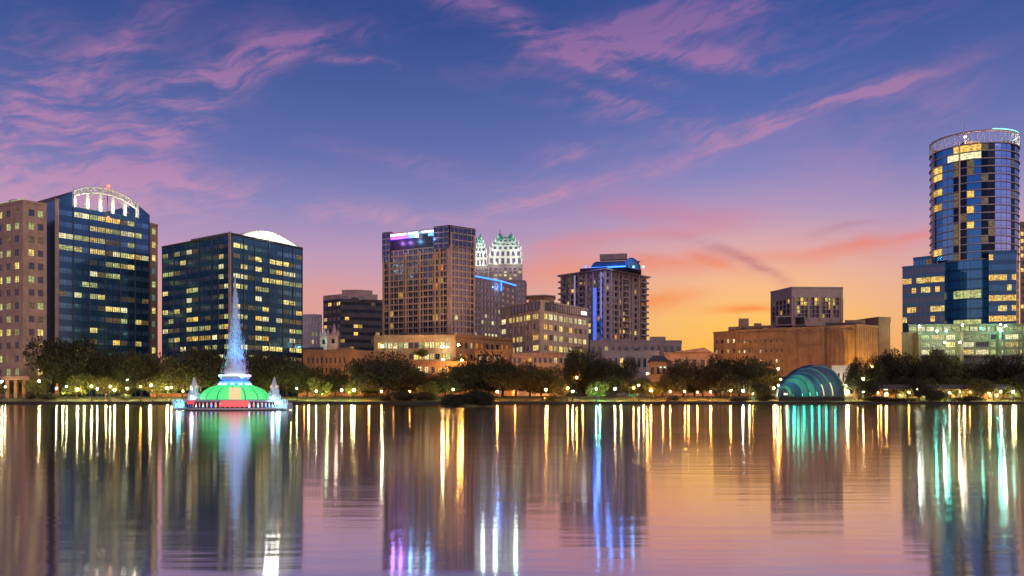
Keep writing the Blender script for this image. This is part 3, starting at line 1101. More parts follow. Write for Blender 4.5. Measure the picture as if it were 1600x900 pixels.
# ---------- 5: church spires
for (px, hw, ytip, ysh, ybase, D, mat, lab) in ((522, 7.5, 505, 527, 560, 560, 'stone_pink', 'brown stone church spire with pointed tip in front of the dark office'),
                                            (507, 5.5, 512, 528, 560, 590, 'white_stone', 'pale green lit church spire left of the brown spire')):
    c = P2(px, D)
    r_ = hw / F * D
    root = empty('church_tower', (c[0], c[1], GZ), lab, 'church tower')
    mm = MB()
    sq = [(c[0] - r_, c[1] - r_), (c[0] + r_, c[1] - r_), (c[0] + r_, c[1] + r_), (c[0] - r_, c[1] + r_)]
    mm.prism(sq, GZ, Zat(ysh, D), mat)
    mm.prism([(c[0] - r_ * 1.1, c[1] - r_ * 1.1), (c[0] + r_ * 1.1, c[1] - r_ * 1.1), (c[0] + r_ * 1.1, c[1] + r_ * 1.1), (c[0] - r_ * 1.1, c[1] + r_ * 1.1)], Zat(ysh, D) + .01, Zat(ysh, D) + 0.9, mat)
    mm.build('belfry', root)
    mm = MB()
    mm.lathe(*c, [(r_ * 1.15, Zat(ysh, D) + 0.9), (r_ * 0.55, Zat(ysh - 8, D)), (r_ * 0.22, Zat(ytip + 4, D)), (0.03, Zat(ytip, D))], mat, 8)
    mm.build('spire', root)
    mm = MB()
    mm.box(c[0] - r_ * 0.35, c[0] + r_ * 0.35, c[1] - r_ - 0.06, c[1] - r_ - 0.01, Zat(ysh + 10, D), Zat(ysh + 3, D), 'glass_dark')
    mm.build('louvre', root)
    for s_ in (-1, 1):
        mm = MB()
        mm.lathe(c[0] + s_ * r_, c[1] - r_, [(0.7, Zat(ysh, D) + 0.9), (0.6, Zat(ysh, D) + 3), (0.02, Zat(ysh, D) + 5.5)], mat, 6)
        mm.build('pinnacle', root)
    lamp('POINT', (c[0] + 3, c[1] - r_ - 6, Zat(ysh + 8, D)), 900, (0.75, 1.0, 0.6) if px == 507 else (1, .7, .5), 1)

# ---------- 6: low warm brick building with arched windows
D = 462
Lb, Nb, Rb = P2(474, D + 4), P2(546, D - 2), P2(640, D + 40)
f6 = quad_foot(Lb, Nb, Rb)
b6 = Bld('brick_building', 'long low orange lit brick building with arched windows behind the lakeside trees', 'building', f6, GZ)
b6.body(f6, GZ, Zat(549, D), 'stone_ochre', {0: dict(nb=9, nf=4, wf=0.38, hf=0.55, glass='glass_dark', lit=litp(0.08, ('lit_green', 'lit_dim')), mull=1, e0=1.5, e1=1.5, zt=2.0),
                                         1: dict(nb=12, nf=4, wf=0.38, hf=0.55, glass='glass_dark', lit=litp(0.1, ('lit_gold', 'lit_dim')), mull=1, e0=1, e1=1, zt=2.0)}, parapet=0.9)
for t_ in (0.0, 0.33, 0.66):
    pass
b6.piers(Lb, Nb, [0.02, 0.45, 0.98], GZ, Zat(549, D) + 1.0, 0.9, 0.5, 'stone_ochre')
mm = MB()
a, c = lerp(Lb, Nb, 0.72), lerp(Lb, Nb, 1.0)
mm.wallbox(a, c, Zat(549, D) + 0.95, Zat(543, D), -6, -1, 'stone_brown')
mm.build('roof_gable', b6.root)
mm = MB()
mm.prism([P2(476, D + 12), P2(508, D + 10), P2(508, D + 24), P2(476, D + 24)], Zat(549, D) + 0.05, Zat(542, D + 12), 'roof_dark', inset=2.5)
mm.build('hipped_roof', b6.root)
b6.clutter(f6, Zat(549, 462), 5, 0.6)
b6.done()
lamp('SPOT', (P2(556, 446)[0], 444, 4.5), 17640, (1.0, 0.40, 0.08), 1, (P2(546, 462)[0], 462, 18), 100)
lamp('SPOT', (P2(500, 438)[0], 436, 4.2), 10920, (1.0, 0.45, 0.12), 1, (P2(500, 462)[0], 462, 16), 110)

# ---------- 7: brown apartment tower
D = 520
N7 = P2(702, D)
L7 = P2(598, depth_of(363, 351, D))
R7 = P2(742, depth_of(357, 351, D))
z7 = Zat(353, D)
f7 = quad_foot(L7, N7, R7)
b7 = Bld('apartment_tower', 'brown high-rise apartment tower with purple and blue light band along its roof', 'tower block', f7, GZ)


def lit7(i, j, r):
    if r.random() < 0.05:
        return r.choice(['lit_gold', 'lit_dim', 'lit_orange'])
    return None


zsp = Zat(383, D)
b7.body(f7, GZ, zsp, 'stone_tan', {
    0: dict(nb=13, nf=21, wf=0.90, hf=0.78, glass='glass_night', lit=lit7, mull=1, rec=0.6, e0=0.8, e1=0.8, zb=12, frame='mullion_pale'),
    1: dict(nb=6, nf=21, wf=0.80, hf=0.72, glass='glass_grey', lit=litp(0.10, ('lit_pale', 'lit_dim')), mull=0, rec=0.5, e0=0.8, e1=0.5, zb=12, frame='mullion_pale')}, parapet=0)
b7.piers(L7, N7, [0.015, 0.11, 0.36, 0.575, 0.80, 0.87, 0.985], GZ, Zat(388, D), 0.95, 0.7, 'stone_tan')
b7.piers(N7, R7, [0.05, 0.95], GZ, z7 - 4, 1.1, 0.9, 'stone_pink')
# glazed top storeys: corners stand higher
for (A, B, t0, t1, yb, nb) in ((L7, N7, 0.0, 0.125, 401, 2), (L7, N7, 0.78, 1.0, 388, 3), (N7, R7, 0.0, 1.0, 384, 6)):
    a, c = lerp(A, B, t0), lerp(A, B, t1)
    L_ = sqrt((c[0] - a[0]) ** 2 + (c[1] - a[1]) ** 2)
    nx, ny = (c[1] - a[1]) / L_, -(c[0] - a[0]) / L_
    a = (a[0] + nx * 0.75, a[1] + ny * 0.75)
    c = (c[0] + nx * 0.75, c[1] + ny * 0.75)
    zlo = Zat(yb, D)
    b7.facade(a, c, zlo, z7, 'stone_violet', nb, max(3, int((z7 - zlo) / 3.2)), wf=0.90, hf=0.80, glass='glass_night', mull=0, rec=0.1, part='crown_glazing_%d' % nb)
    mm = b7.mb('crown_back_%d' % nb)
    mm.wallbox(a, c, zlo, z7 + 0.5, -6.0, -0.12, 'spandrel_black')
# recessed top between corners with the light band
a, c = lerp(L7, N7, 0.125), lerp(L7, N7, 0.78)
mm = MB()
mm.wallbox(a, c, zsp + 0.02, z7 - 1.4, -5, -1.6, 'spandrel_black')
mm.build('top_storey', b7.root)
mm = MB()
mm.wallbox(a, c, z7 - 1.38, z7 - 0.6, -6, 1.0, 'stone_pink')
mm.build('roof_slab', b7.root)
segs = [(0.13, 0.36, 'led_white', 0), (0.13, 0.40, 'led_purple', 1), (0.365, 0.41, 'led_blue', 0), (0.405, 0.54, 'led_white', 0), (0.41, 0.50, 'led_blue', 1),
        (0.545, 0.60, 'led_blue', 0), (0.605, 0.775, 'led_white', 0), (0.70, 0.775, 'led_blue', 1), (0.50, 0.55, 'led_white', 1)]
for t0, t1, mt, row in segs:
    mm = MB()
    mm.wallbox(lerp(L7, N7, t0), lerp(L7, N7, t1), z7 - 2.4 - row * 2.2, z7 - 1.5 - row * 0.95, 0.02 + row * .01, 0.5 + 0.02 * row, mt)
    mm.build('light_panel', b7.root)
for t_, cc in ((0.2, (0.5, 0.2, 1)), (0.32, (0.5, 0.2, 1)), (0.47, (0.2, 0.5, 1)), (0.73, (0.2, 0.5, 1))):
    q_ = lerp(L7, N7, t_)
    lamp('POINT', (q_[0] - 1.5, q_[1] - 3.5, z7 - 6), 1800, cc, 0.8)
# purlins & balcony rails: floor bands
mm = MB()
b7.done()
# podium
Lp, Np, Rp = P2(584, 505), P2(712, 496), P2(800, 530)
f7p = quad_foot(Lp, Np, Rp)
bp7 = Bld('parking_podium', 'wide low orange lit garage podium at the foot of the brown apartment tower', 'garage', f7p, GZ)
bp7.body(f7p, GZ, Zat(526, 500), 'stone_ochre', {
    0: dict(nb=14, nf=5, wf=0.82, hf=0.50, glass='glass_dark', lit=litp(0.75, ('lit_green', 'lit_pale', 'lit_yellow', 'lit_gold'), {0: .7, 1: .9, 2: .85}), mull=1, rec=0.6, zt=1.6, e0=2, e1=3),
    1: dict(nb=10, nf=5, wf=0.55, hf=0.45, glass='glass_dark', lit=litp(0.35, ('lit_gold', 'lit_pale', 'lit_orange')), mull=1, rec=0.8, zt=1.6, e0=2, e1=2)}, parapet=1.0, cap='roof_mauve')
mm = MB()
mm.wallbox(Np, Rp, Zat(527, 500), Zat(522, 500), -10, 0.6, 'stone_ochre')
mm.build('cornice', bp7.root)
bp7.clutter(f7p, Zat(526, 500), 8, 0.9)
bp7.done()
lamp('SPOT', (P2(700, 480)[0], 478, 8), 17640, (1.0, 0.5, 0.15), 1, (P2(705, 498)[0], 498, 34), 110)
lamp('SPOT', (P2(770, 488)[0], 486, 8), 10920, (1.0, 0.45, 0.12), 1, (P2(765, 515)[0], 515, 30), 110)
lamp('SPOT', (P2(620, 478)[0], 476, 8), 9240, (1.0, 0.6, 0.3), 1, (P2(625, 503)[0], 503, 32), 110)
# warm street glow climbing the brown tower
lamp('SPOT', (P2(640, 420)[0], 470, 30), 42000, (1.0, 0.68, 0.45), 3, (P2(655, 540)[0], 540, 75), 60)

# ---------- 8: twin crowned towers + blue-lined block
def crown_tower(px, hw, D, ybody, ytop, label, root_extra=None):
    c = P2(px, D)
    r_ = hw / F * D
    sq = lambda k, k2=None: [(c[0] - r_ * k, c[1] - r_ * k), (c[0] + r_ * k, c[1] - r_ * k), (c[0] + r_ * k, c[1] + r_ * k), (c[0] - r_ * k, c[1] + r_ * k)]
    b = Bld('crowned_tower', label, 'skyscraper', sq(1), GZ, 'pair of towers with white lit crowns')
    zb = Zat(ybody, D)
    ang = 0
    b.body(sq(1.0), GZ, zb, 'stone_violet', {0: dict(nb=7, nf=26, wf=0.55, hf=0.5, glass='glass_grey', lit=litp(0.07, ('lit_yellow', 'lit_pale'), {2: .4, 9: .3}), mull=0, zt=2, zb=40)}, parapet=0.7)
    tot = YH - ytop - (YH - ybody)
    lev = [(0.98, 0.0, 0.24, 6), (0.93, 0.245, 0.44, 6), (0.78, 0.445, 0.58, 5), (0.60, 0.585, 0.70, 4), (0.44, 0.705, 0.80, 3)]
    H = Zat(ytop, D) - zb
    for k, a0, a1, nb in lev:
        b.body(sq(k), zb + H * a0 + 0.1, zb + H * a1, 'crown_stone', {0: dict(nb=nb, nf=1, wf=0.55, hf=0.7, glass='glass_grey', lit=None, mull=0, rec=0.9)}, cap='crown_stone', parapet=0.8, part='crown_tier')
        q = sq(k)
        for (cx, cy) in q[:2]:
            m_ = MB()
            m_.lathe(cx, cy, [(0.9, zb + H * a1), (0.8, zb + H * a1 + 2.2), (0.02, zb + H * a1 + 4.0)], 'crown_stone', 6)
            m_.build('finial', b.root)
    m_ = MB()
    m_.lathe(*c, [(r_ * 0.42, zb + H * 0.80), (r_ * 0.36, zb + H * 0.84), (r_ * 0.22, zb + H * 0.89), (0.05, zb + H * 0.92)], 'copper_green', 12)
    m_.build('dome', b.root)
    for s_ in (-1, 1):
        m_ = MB()
        x = c[0] + s_ * r_ * 0.33
        m_.lathe(x, c[1] - r_ * 0.3, [(r_ * 0.25, zb + H * 0.79), (r_ * 0.19, zb + H * 0.88), (r_ * 0.10, zb + H * 0.95), (0.04, zb + H * (1.03 if s_ < 0 else 0.98))], 'copper_green', 6)
        m_.build('turret', b.root)
        m_ = MB()
        m_.beam((x, c[1] - r_ * 0.3, zb + H * 0.9), (x, c[1] - r_ * 0.3, zb + H * (1.12 if s_ < 0 else 1.04)), 0.35, 'metal_dark', 0.2)
        m_.build('mast', b.root)
    for k in range(8):
        a = -pi * (k + 0.5) / 8
        m_ = MB()
        x, y = c[0] + r_ * 0.88 * cos(a), c[1] + r_ * 0.88 * sin(a)
        m_.beam((x, y, zb + H * 0.64), (c[0] + r_ * 0.40 * cos(a), c[1] + r_ * 0.40 * sin(a), zb + H * 0.90), 0.55, 'crown_stone', 0.3, 5)
        m_.build('dome_rib', b.root)
    b.done()
    for s_ in (-0.6, 0.6):
        lamp('POINT', (c[0] + s_ * r_, c[1] - r_ - 6, zb + 2), 2000, (0.95, 1.0, 0.85), 1.0)
        lamp('POINT', (c[0] + s_ * r_, c[1] - r_ - 5, zb + H * 0.45), 1700, (0.9, 1.0, 0.92), 1.0)
        lamp('POINT', (c[0] + s_ * r_, c[1] - r_ - 2, zb + H * 0.80), 1600, (0.4, 1.0, 0.8), 1.0)
    return b


ct = crown_tower(790, 26, 760, 418, 366, 'stone skyscraper with large white lit crown and green dome, in full view')
ff = [P2(762, 740), P2(821, 740), P2(823, 770), P2(762, 770)]
ct.mbs = {}
ct.rest = MB()
ct.body(ff, GZ, Zat(439, 740), 'stone_violet', {0: dict(nb=9, nf=16, wf=0.6, hf=0.55, glass='glass_grey', lit=litp(0.12, ('lit_gold', 'lit_pale', 'lit_dim')), mull=0, zb=30)}, part='lower_wall', parapet=0.6)
ct.done()
crown_tower(745, 17, 800, 419, 367, 'skyscraper with white crown mostly hidden behind the brown apartment tower')
D = 660
b8 = Bld('office_block', 'mid-rise office block edged with blue roof lights below the white crowned tower', 'office building', [P2(735, D), P2(782, D), P2(782, D + 20), P2(735, D + 20)], GZ)
L8, N8, R8 = P2(735, depth_of(432, 441, D)), P2(783, D), P2(806, D + 26)
f8 = quad_foot(L8, N8, R8)
b8.body(f8, GZ, Zat(442, D), 'stone_violet', {0: dict(nb=9, nf=14, wf=0.62, hf=0.55, glass='glass_grey', lit=litp(0.12, ('lit_pale', 'lit_dim'), {8: .8, 5: .3, 6: .3, 9: .4}), mull=0, zb=20, zt=1),
                                            1: dict(nb=3, nf=14, wf=0.62, hf=0.55, glass='glass_grey', lit=litp(0.15), mull=0, zb=20, zt=1)}, parapet=0.8)
for A, B in ((L8, N8), (N8, R8)):
    mm = MB()
    mm.wallbox(A, B, Zat(442, D) + 0.9, Zat(442, D) + 1.8, -0.2, 0.5, 'led_blue')
    mm.build('roof_light_strip', b8.root)
mm = MB()
mm.wallbox(lerp(L8, N8, 0.97), lerp(L8, N8, 1.0), Zat(455, D), Zat(441, D), 0.4, 0.8, 'led_blue')
mm.build('corner_light_strip', b8.root)
b8.done()
for px in (745, 765, 778):
    lamp('POINT', (*P2(px, D - 6), Zat(450, D)), 1500, (0.2, 0.4, 1), 1)
# tan annex right of the crowned tower
f8c = [P2(805, 690), P2(824, 690), P2(824, 715), P2(805, 715)]

# ---------- 9: mid-rise with many lit windows
D = 516
N9 = P2(845, D)
L9 = P2(781, depth_of(481, 468, D))
R9 = P2(919, depth_of(482, 468, D))
z9 = Zat(470, D)
f9 = quad_foot(L9, N9, R9)
b9 = Bld('office_block', 'cream mid-rise office with rows of bright yellow windows in the centre', 'office building', f9, GZ)
TL = ['0111', '0010', '1101', '0010', '0001', '0001', '0100', '0011', '0000']


def lit9(side):
    def f(i, j, r):
        if j == 0:
            return r.choice(['lit_pale', 'lit_yellow', 'lit_yellow']) if r.random() < 0.92 else None
        p = {1: 0.45, 2: .7, 3: .6, 4: .65, 5: .65, 6: .6, 7: .5}.get(j, 0.2)
        return r.choice(['lit_pale', 'lit_yellow', 'lit_gold']) if r.random() < p else ('lit_dim' if r.random() < 0.3 else None)
    return f


b9.body(f9, GZ, z9, 'stone_cream', {
    0: dict(nb=5, nf=8, wf=0.78, hf=0.50, glass='glass_grey', lit=lit9(0), mull=2, rec=0.5, e0=1.0, e1=1.8, zb=1, zt=5.5),
    1: dict(nb=9, nf=8, wf=0.74, hf=0.50, glass='glass_grey', lit=lit9(1), mull=1, rec=0.5, e0=3.0, e1=1.5, zb=1, zt=5.5)}, parapet=0.7, cap='roof_mauve')
b9.facade(*[(p[0] + 0.35, p[1] - 0.5) for p in (lerp(N9, R9, 0.08), lerp(N9, R9, 0.97))], z9 - 4.9, z9 - 0.3, 'spandrel_grey', 18, 1, wf=0.86, hf=0.9, glass='glass_grey', mull=0, rec=0.1, part='louvre_band')
b9.facade(*[(p[0] - 0.3, p[1] - 0.5) for p in (lerp(L9, N9, 0.3), lerp(L9, N9, 0.97))], z9 - 4.9, z9 - 0.3, 'concrete_dark', 8, 1, wf=0.86, hf=0.9, glass='glass_dark', mull=0, rec=0.1, part='louvre_band')
b9.piers(L9, N9, [0.02, 0.18, 0.34, 0.50, 0.66, 0.82, 0.98], GZ, z9 - 5, 0.9, 0.45, 'stone_cream')
b9.piers(N9, R9, [0.02, 0.13, 0.32, 0.5, 0.67, 0.86, 0.985], GZ, z9 - 5, 0.9, 0.45, 'stone_cream')
mm = MB()
mm.prism([P2(826, D + 10), P2(850, D + 6), P2(866, D + 10), P2(866, D + 25), P2(826, D + 25)], z9 + 0.02, Zat(463, D + 8), 'stone_brown', 'roof_mauve')
mm.build('penthouse', b9.root)
mm = MB()
mm.prism([P2(822, D + 9), P2(850, D + 4), P2(868, D + 9), P2(868, D + 26), P2(822, D + 26)], Zat(463, D + 8) + 0.03, Zat(461.3, D + 8), 'concrete_grey')
mm.build('penthouse_roof', b9.root)
mm = MB()
a, c = lerp(N9, R9, 0.83), lerp(N9, R9, 0.93)
mm.wallbox(a, c, z9 - 3.8, z9 - 2.0, 0.75, 0.95, 'led_white')
mm.build('lit_sign', b9.root)
b9.clutter(f9, z9, 7, 0.9)
b9.done()
lamp('SPOT', (P2(845, 470)[0], 468, 6), 15120, (1.0, 0.55, 0.2), 1, (P2(850, D)[0], D, 32), 120)
lamp('SPOT', (P2(800, 475)[0], 476, 6), 6720, (1.0, 0.45, 0.12), 1, (P2(800, D)[0], D, 26), 120)
# low terrace blocks in front of it
for k, (pa, pb, Dd, y0, wall, lab) in enumerate(((742, 800, 486, 548, 'stone_ochre', 'low orange lit building behind the dark oaks left of the cream office'),
                                       (800, 880, 480, 553, 'stone_brown', 'low terraced block with lit windows below the cream office'),
                                       (640, 745, 470, 566, 'stone_ochre', 'low orange lit annex at the foot of the garage podium'))):
    ff = [P2(pa, Dd), P2(pb, Dd), P2(pb, Dd + 16), P2(pa, Dd + 16)]
    bb = Bld('low_building', lab, 'building', ff, GZ)
    bb.body(ff, GZ, Zat(y0, Dd), wall, {0: dict(nb=10, nf=2 + (k == 1), wf=0.5, hf=0.4, glass='glass_dark', lit=litp(0.5, ('lit_gold', 'lit_pale', 'lit_orange')), mull=1, zb=2)}, parapet=0.6, cap='roof_mauve')
    bb.done()
lamp('POINT', (P2(722, 466)[0], 463, Zat(562, 466)), 6000, (1, 0.45, .1), 0.6)
lamp('POINT', (P2(700, 466)[0], 463, Zat(575, 466)), 5000, (1, 0.45, .1), 0.6)

# ---------- 10: condo tower with blue vault
D = 600
N10 = P2(946, D)
L10 = P2(877, depth_of(430, 420, D))
R10 = P2(1009, depth_of(432, 420, D))
z10 = Zat(422, D)
f10 = quad_foot(L10, N10, R10)
b10 = Bld('apartment_tower', 'condominium tower with blue lit vaulted roof and wide flat eaves', 'tower block', f10, GZ)


def lit10(i, j, r):
    if r.random() < 0.15:
        return r.choice(['lit_gold', 'lit_orange', 'lit_yellow'])
    return 'lit_dim' if r.random() < 0.25 else None


b10.body(f10, GZ, z10, 'stone_violet', {
    0: dict(nb=10, nf=18, wf=0.7, hf=0.66, glass='glass_grey', lit=lit10, mull=0, rec=0.8, e0=0.6, e1=0.6, zb=10, zt=1),
    1: dict(nb=10, nf=18, wf=0.66, hf=0.66, glass='glass_dark', lit=lit10, mull=0, rec=0.8, e0=0.6, e1=0.6, zb=10, zt=1)}, parapet=0, cap='roof_dark')
b10.piers(L10, N10, [0.02, 0.22, 0.42, 0.58, 0.74, 0.99], GZ, z10, 1.2, 1.1, 'stone_pink')
b10.piers(N10, R10, [0.12, 0.3, 0.38, 0.55, 0.63, 0.8, 0.98], GZ, z10, 1.2, 1.1, 'stone_pink')
b10.piers(L10, N10, [0.345, 0.93], GZ, z10 - 1, 1.6, 1.4, 'glass_sky', 'glazed_strip')
b10.piers(L10, N10, [0.80], Zat(540, D), Zat(450, D), 3.2, 1.5, 'glass_sky', 'blue_glazed_strip')
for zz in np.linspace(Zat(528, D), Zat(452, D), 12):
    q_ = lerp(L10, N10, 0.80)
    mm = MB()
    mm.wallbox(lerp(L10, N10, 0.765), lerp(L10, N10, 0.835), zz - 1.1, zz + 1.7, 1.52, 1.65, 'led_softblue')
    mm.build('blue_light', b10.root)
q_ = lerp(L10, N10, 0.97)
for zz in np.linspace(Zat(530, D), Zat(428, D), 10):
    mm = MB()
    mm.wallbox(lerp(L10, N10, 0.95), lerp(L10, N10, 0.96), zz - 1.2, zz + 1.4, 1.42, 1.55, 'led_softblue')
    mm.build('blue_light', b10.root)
# balconies
for j in range(18):
    zz = GZ + 10 + (z10 - 1 - GZ - 10) * (j + 0.1) / 18
    for (A, B, t0, t1) in ((N10, R10, 0.86, 1.03), (L10, N10, -0.035, 0.10), (N10, R10, 0.40, 0.53), (L10, N10, 0.44, 0.56)):
        mm = MB()
        mm.wallbox(lerp(A, B, t0), lerp(A, B, t1), zz, zz + 0.35, 0.02, 1.9, 'stone_pink')
        mm.wallbox(lerp(A, B, t0), lerp(A, B, t1), zz + 0.36, zz + 1.2, 1.75, 1.82, 'mullion_pale')
        mm.build('balcony', b10.root)
# eaves slab and its posts
ex = lerp(L10, N10, -0.10)
ey = lerp(N10, R10, 1.12)
mm = MB()
mm.prism([(ex[0], ex[1] - 2), (N10[0], N10[1] - 3.5), (ey[0], ey[1] - 2), (ey[0] - 6, ey[1] + 10), (f10[3][0], f10[3][1]), (ex[0] + 6, ex[1] + 10)], z10 + 0.05, z10 + 1.1, 'stone_pink', 'roof_dark')
mm.build('eaves', b10.root)
# penthouse and vault
v0, v1 = P2(905, D + 6), P2(1004, D + 16)
mm = MB()
mm.prism([P2(906, D + 10), P2(946, D + 2), P2(1002, D + 14), P2(1002, D + 30), P2(906, D + 30)], z10 + 1.15, Zat(417, D + 2), 'dark_blue_metal', 'roof_dark')
mm.build('penthouse', b10.root)
NV, LV, RV = P2(978, D - 1), P2(922, D + 8), P2(1000, D + 8)
zb10, zt10 = Zat(418, D), Zat(400, D)
mm = MB()
prof = [(0.0, 0.0), (0.12, 0.36), (0.28, 0.68), (0.48, 0.90), (0.68, 1.0)]
# vault: eave on the viewer side, ridge behind
ridgeL, ridgeR = P2(935, D + 24), P2(979, D + 22)
rows = []
for t_, h in prof:
    a = lerp(LV, ridgeL, t_ / 0.68)
    c = lerp(NV, ridgeR, t_ / 0.68)
    z_ = zb10 + (zt10 - zb10) * h
    rows.append(((a[0], a[1], z_), (c[0], c[1], z_)))
for (a0, c0), (a1, c1) in zip(rows, rows[1:]):
    mm.face([a0, c0, c1, a1], 'roof_blue')
back_ = [((a[0] + 10, 2 * (D + 24) - a[1], a[2]), (c[0] + 10, 2 * (D + 22) - c[1], c[2])) for a, c in rows]
for (a0, c0), (a1, c1) in zip(back_, back_[1:]):
    mm.face([c0, a0, a1, c1], 'roof_blue')
mm.face([rows[-1][0], rows[-1][1], back_[-1][1], back_[-1][0]], 'roof_blue')
mm.build('vaulted_roof', b10.root)
mm = MB()
# arched gable on the right
g0, g1 = NV, P2(1000, D + 12)
gp = []
for k in range(9):
    a = pi * k / 8
    t_ = 0.5 - 0.5 * cos(a)
    q_ = lerp(g0, g1, t_)
    gp.append((q_[0], q_[1], zb10 + (zt10 - zb10) * max(0.001, sin(a) ** 0.8) * (1 - 0.25 * t_)))
mm.face(gp + [], 'glass_deep')
for a, c in zip(gp, gp[1:]):
    mm.beam(a, c, 0.55, 'roof_blue')
mm.build('arched_gable', b10.root)
mm = MB()
mm.wallbox(LV, NV, zb10 + 0.2, zb10 + 1.1, 0.3, 0.9, 'led_blue')
mm.build('eave_light', b10.root)
mm = MB()
mm.wallbox(P2(937, D + 18), P2(979, D + 14), zt10 + 0.1, Zat(396.5, D + 16), -5, 0, 'stone_brown')
mm.build('ridge_cap', b10.root)
for px in (915, 990, 1005):
    mm = MB()
    q_ = P2(px, D)
    mm.lathe(q_[0], q_[1], [(0.01, z10 + 1.2), (0.9, z10 + 1.8), (0.9, z10 + 2.6), (0.01, z10 + 3.2)], 'led_cyan' if px != 915 else 'led_blue', 8)
    mm.build('roof_floodlight', b10.root)
b10.done()
for px, zz in ((930, 470), (934, 500), (936, 522), (950, 440)):
    lamp('POINT', (P2(px, D - 8)[0], P2(px, D - 8)[1] + (946 - px) * 0.0, Zat(zz, D)), 1300, (0.10, 0.25, 1.0), 1)
for px in (935, 955, 972):
    lamp('POINT', (P2(px, D - 4)[0], D - 2, zb10 + 4), 1200, (0.05, 0.30, 1.0), 1)
lamp('POINT', (P2(990, D - 4)[0], D, zb10 + 4), 900, (0.1, 0.4, 1.0), 1)

# ---------- 11: low mauve roofs in the centre right
low = [
    # px0, px1, D, ytop, wall, nb, nf, lit, label
    (922, 1065, 540, 533, 'stone_violet', 14, 3, 0.02, 'long low mauve building below the blue roofed tower'),
    (940, 1030, 500, 549, 'concrete_grey', 10, 2, 0.06, 'grey two storey block with dark windows behind the centre right trees'),
    (1015, 1042, 470, 566, 'stone_ochre', 3, 2, 0.0, 'small square orange lit house with hipped dark roof'),
    (880, 960, 462, 577, 'concrete_dark', 9, 2, 0.04, 'dark low block behind the lamps right of the big oaks'),
    (1038, 1118, 505, 552, 'roof_metal_orange', 6, 2, 0.05, 'low orange lit hall with pitched metal roof left of the theatre'),
    (560, 600, 452, 584, 'stone_brown', 5, 2, 0.2, 'small brown kiosk behind the large dark oak'),
    (470, 560, 640, 545, 'concrete_dark', 5, 3, 0.1, 'dark low block behind the orange brick building'),
]
for (pa, pb, Dd, yt, wall, nb, nf, lt, lab) in low:
    ff = [P2(pa, Dd), P2(pb, Dd), P2(pb, Dd + 20), P2(pa, Dd + 20)]
    bb = Bld('low_building', lab, 'building', ff, GZ)
    zt_ = Zat(yt, Dd)
    bb.body(ff, GZ, zt_, wall, {0: dict(nb=nb, nf=nf, wf=0.5, hf=0.42, glass='glass_dark', lit=litp(lt, ('lit_gold', 'lit_dim', 'lit_yellow')), mull=1)}, parapet=0.5, cap='roof_mauve')
    if 'hipped' in lab:
        mm = MB()
        mm.prism([(ff[0][0] - 1, ff[0][1] - 1), (ff[1][0] + 1, ff[1][1] - 1), (ff[2][0] + 1, ff[2][1]), (ff[3][0] - 1, ff[3][1])], zt_ + 0.6, Zat(555, Dd), 'roof_dark', inset=5.5)
        mm.build('hipped_roof', bb.root)
        mm = MB()
        for px in (1032, 1039):
            q_ = P2(px, Dd - 0.4)
            mm.box(q_[0] - .6, q_[0] + .6, q_[1] - .3, q_[1], Zat(575, Dd), Zat(573, Dd), 'lit_white')
        mm.build('wall_light', bb.root)
    if 'pitched' in lab:
        mm = MB()
        y0_, y1_ = Dd - 1, Dd + 21
        xa, xb = P2(1050, Dd)[0], P2(1112, Dd)[0]
        xm = P2(1100, Dd)[0]
        zr_ = Zat(543, Dd)
        # broad gable: ridge off centre, slopes to both sides
        zz = zt_ + 0.6
        mm.face([(xa, y0_, zz), (xb, y0_, zz), (xm, y0_, zr_)], 'roof_metal_orange')
        mm.face([(xb, y1_, zz), (xa, y1_, zz), (xm, y1_, zr_)], 'roof_metal_orange')
        mm.face([(xa, y0_, zz), (xm, y0_, zr_), (xm, y1_, zr_), (xa, y1_, zz)], 'roof_metal_orange')
        mm.face([(xm, y0_, zr_), (xb, y0_, zz), (xb, y1_, zz), (xm, y1_, zr_)], 'roof_metal_orange')
        mm.build('pitched_roof', bb.root)
    if 'mauve building' in lab:
        for (a, c, yy) in ((1015, 1040, 526), (936, 985, 530), (1025, 1065, 532)):
            mm = MB()
            mm.prism([P2(a, Dd + 5), P2(c, Dd + 5), P2(c, Dd + 15), P2(a, Dd + 15)], zt_ + 0.02, Zat(yy, Dd + 5), 'stone_violet', 'roof_mauve')
            mm.build('plant_room', bb.root)
    if 'hipped' not in lab and 'pitched' not in lab:
        bb.clutter(ff, zt_, 5, 0.6)
    bb.done()
lamp('SPOT', (P2(1085, 480)[0], 478, 10), 12600, (1.0, 0.42, 0.12), 1, (P2(1085, 505)[0], 508, 30), 120)
lamp('SPOT', (P2(1028, 458)[0], 456, 8), 3780, (1.0, 0.5, 0.15), 1, (P2(1028, 470)[0], 470, 18), 110)

# ---------- 12: theatre complex
T = Bld('theatre', 'large windowless tan theatre complex lit orange, behind the blue bandshell', 'theatre', [P2(1115, 500), P2(1391, 500), P2(1391, 540), P2(1115, 540)], GZ)
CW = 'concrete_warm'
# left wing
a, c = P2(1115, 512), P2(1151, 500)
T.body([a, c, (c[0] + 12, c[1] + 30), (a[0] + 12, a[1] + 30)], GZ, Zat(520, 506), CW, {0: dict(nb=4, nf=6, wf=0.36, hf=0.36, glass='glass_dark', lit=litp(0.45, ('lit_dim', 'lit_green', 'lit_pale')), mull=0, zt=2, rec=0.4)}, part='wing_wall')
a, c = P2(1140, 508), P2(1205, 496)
T.body([a, c, (c[0] + 14, c[1] + 40), (a[0] + 12, a[1] + 40)], GZ, Zat(511.5, 500), CW, {}, part='rear_block')
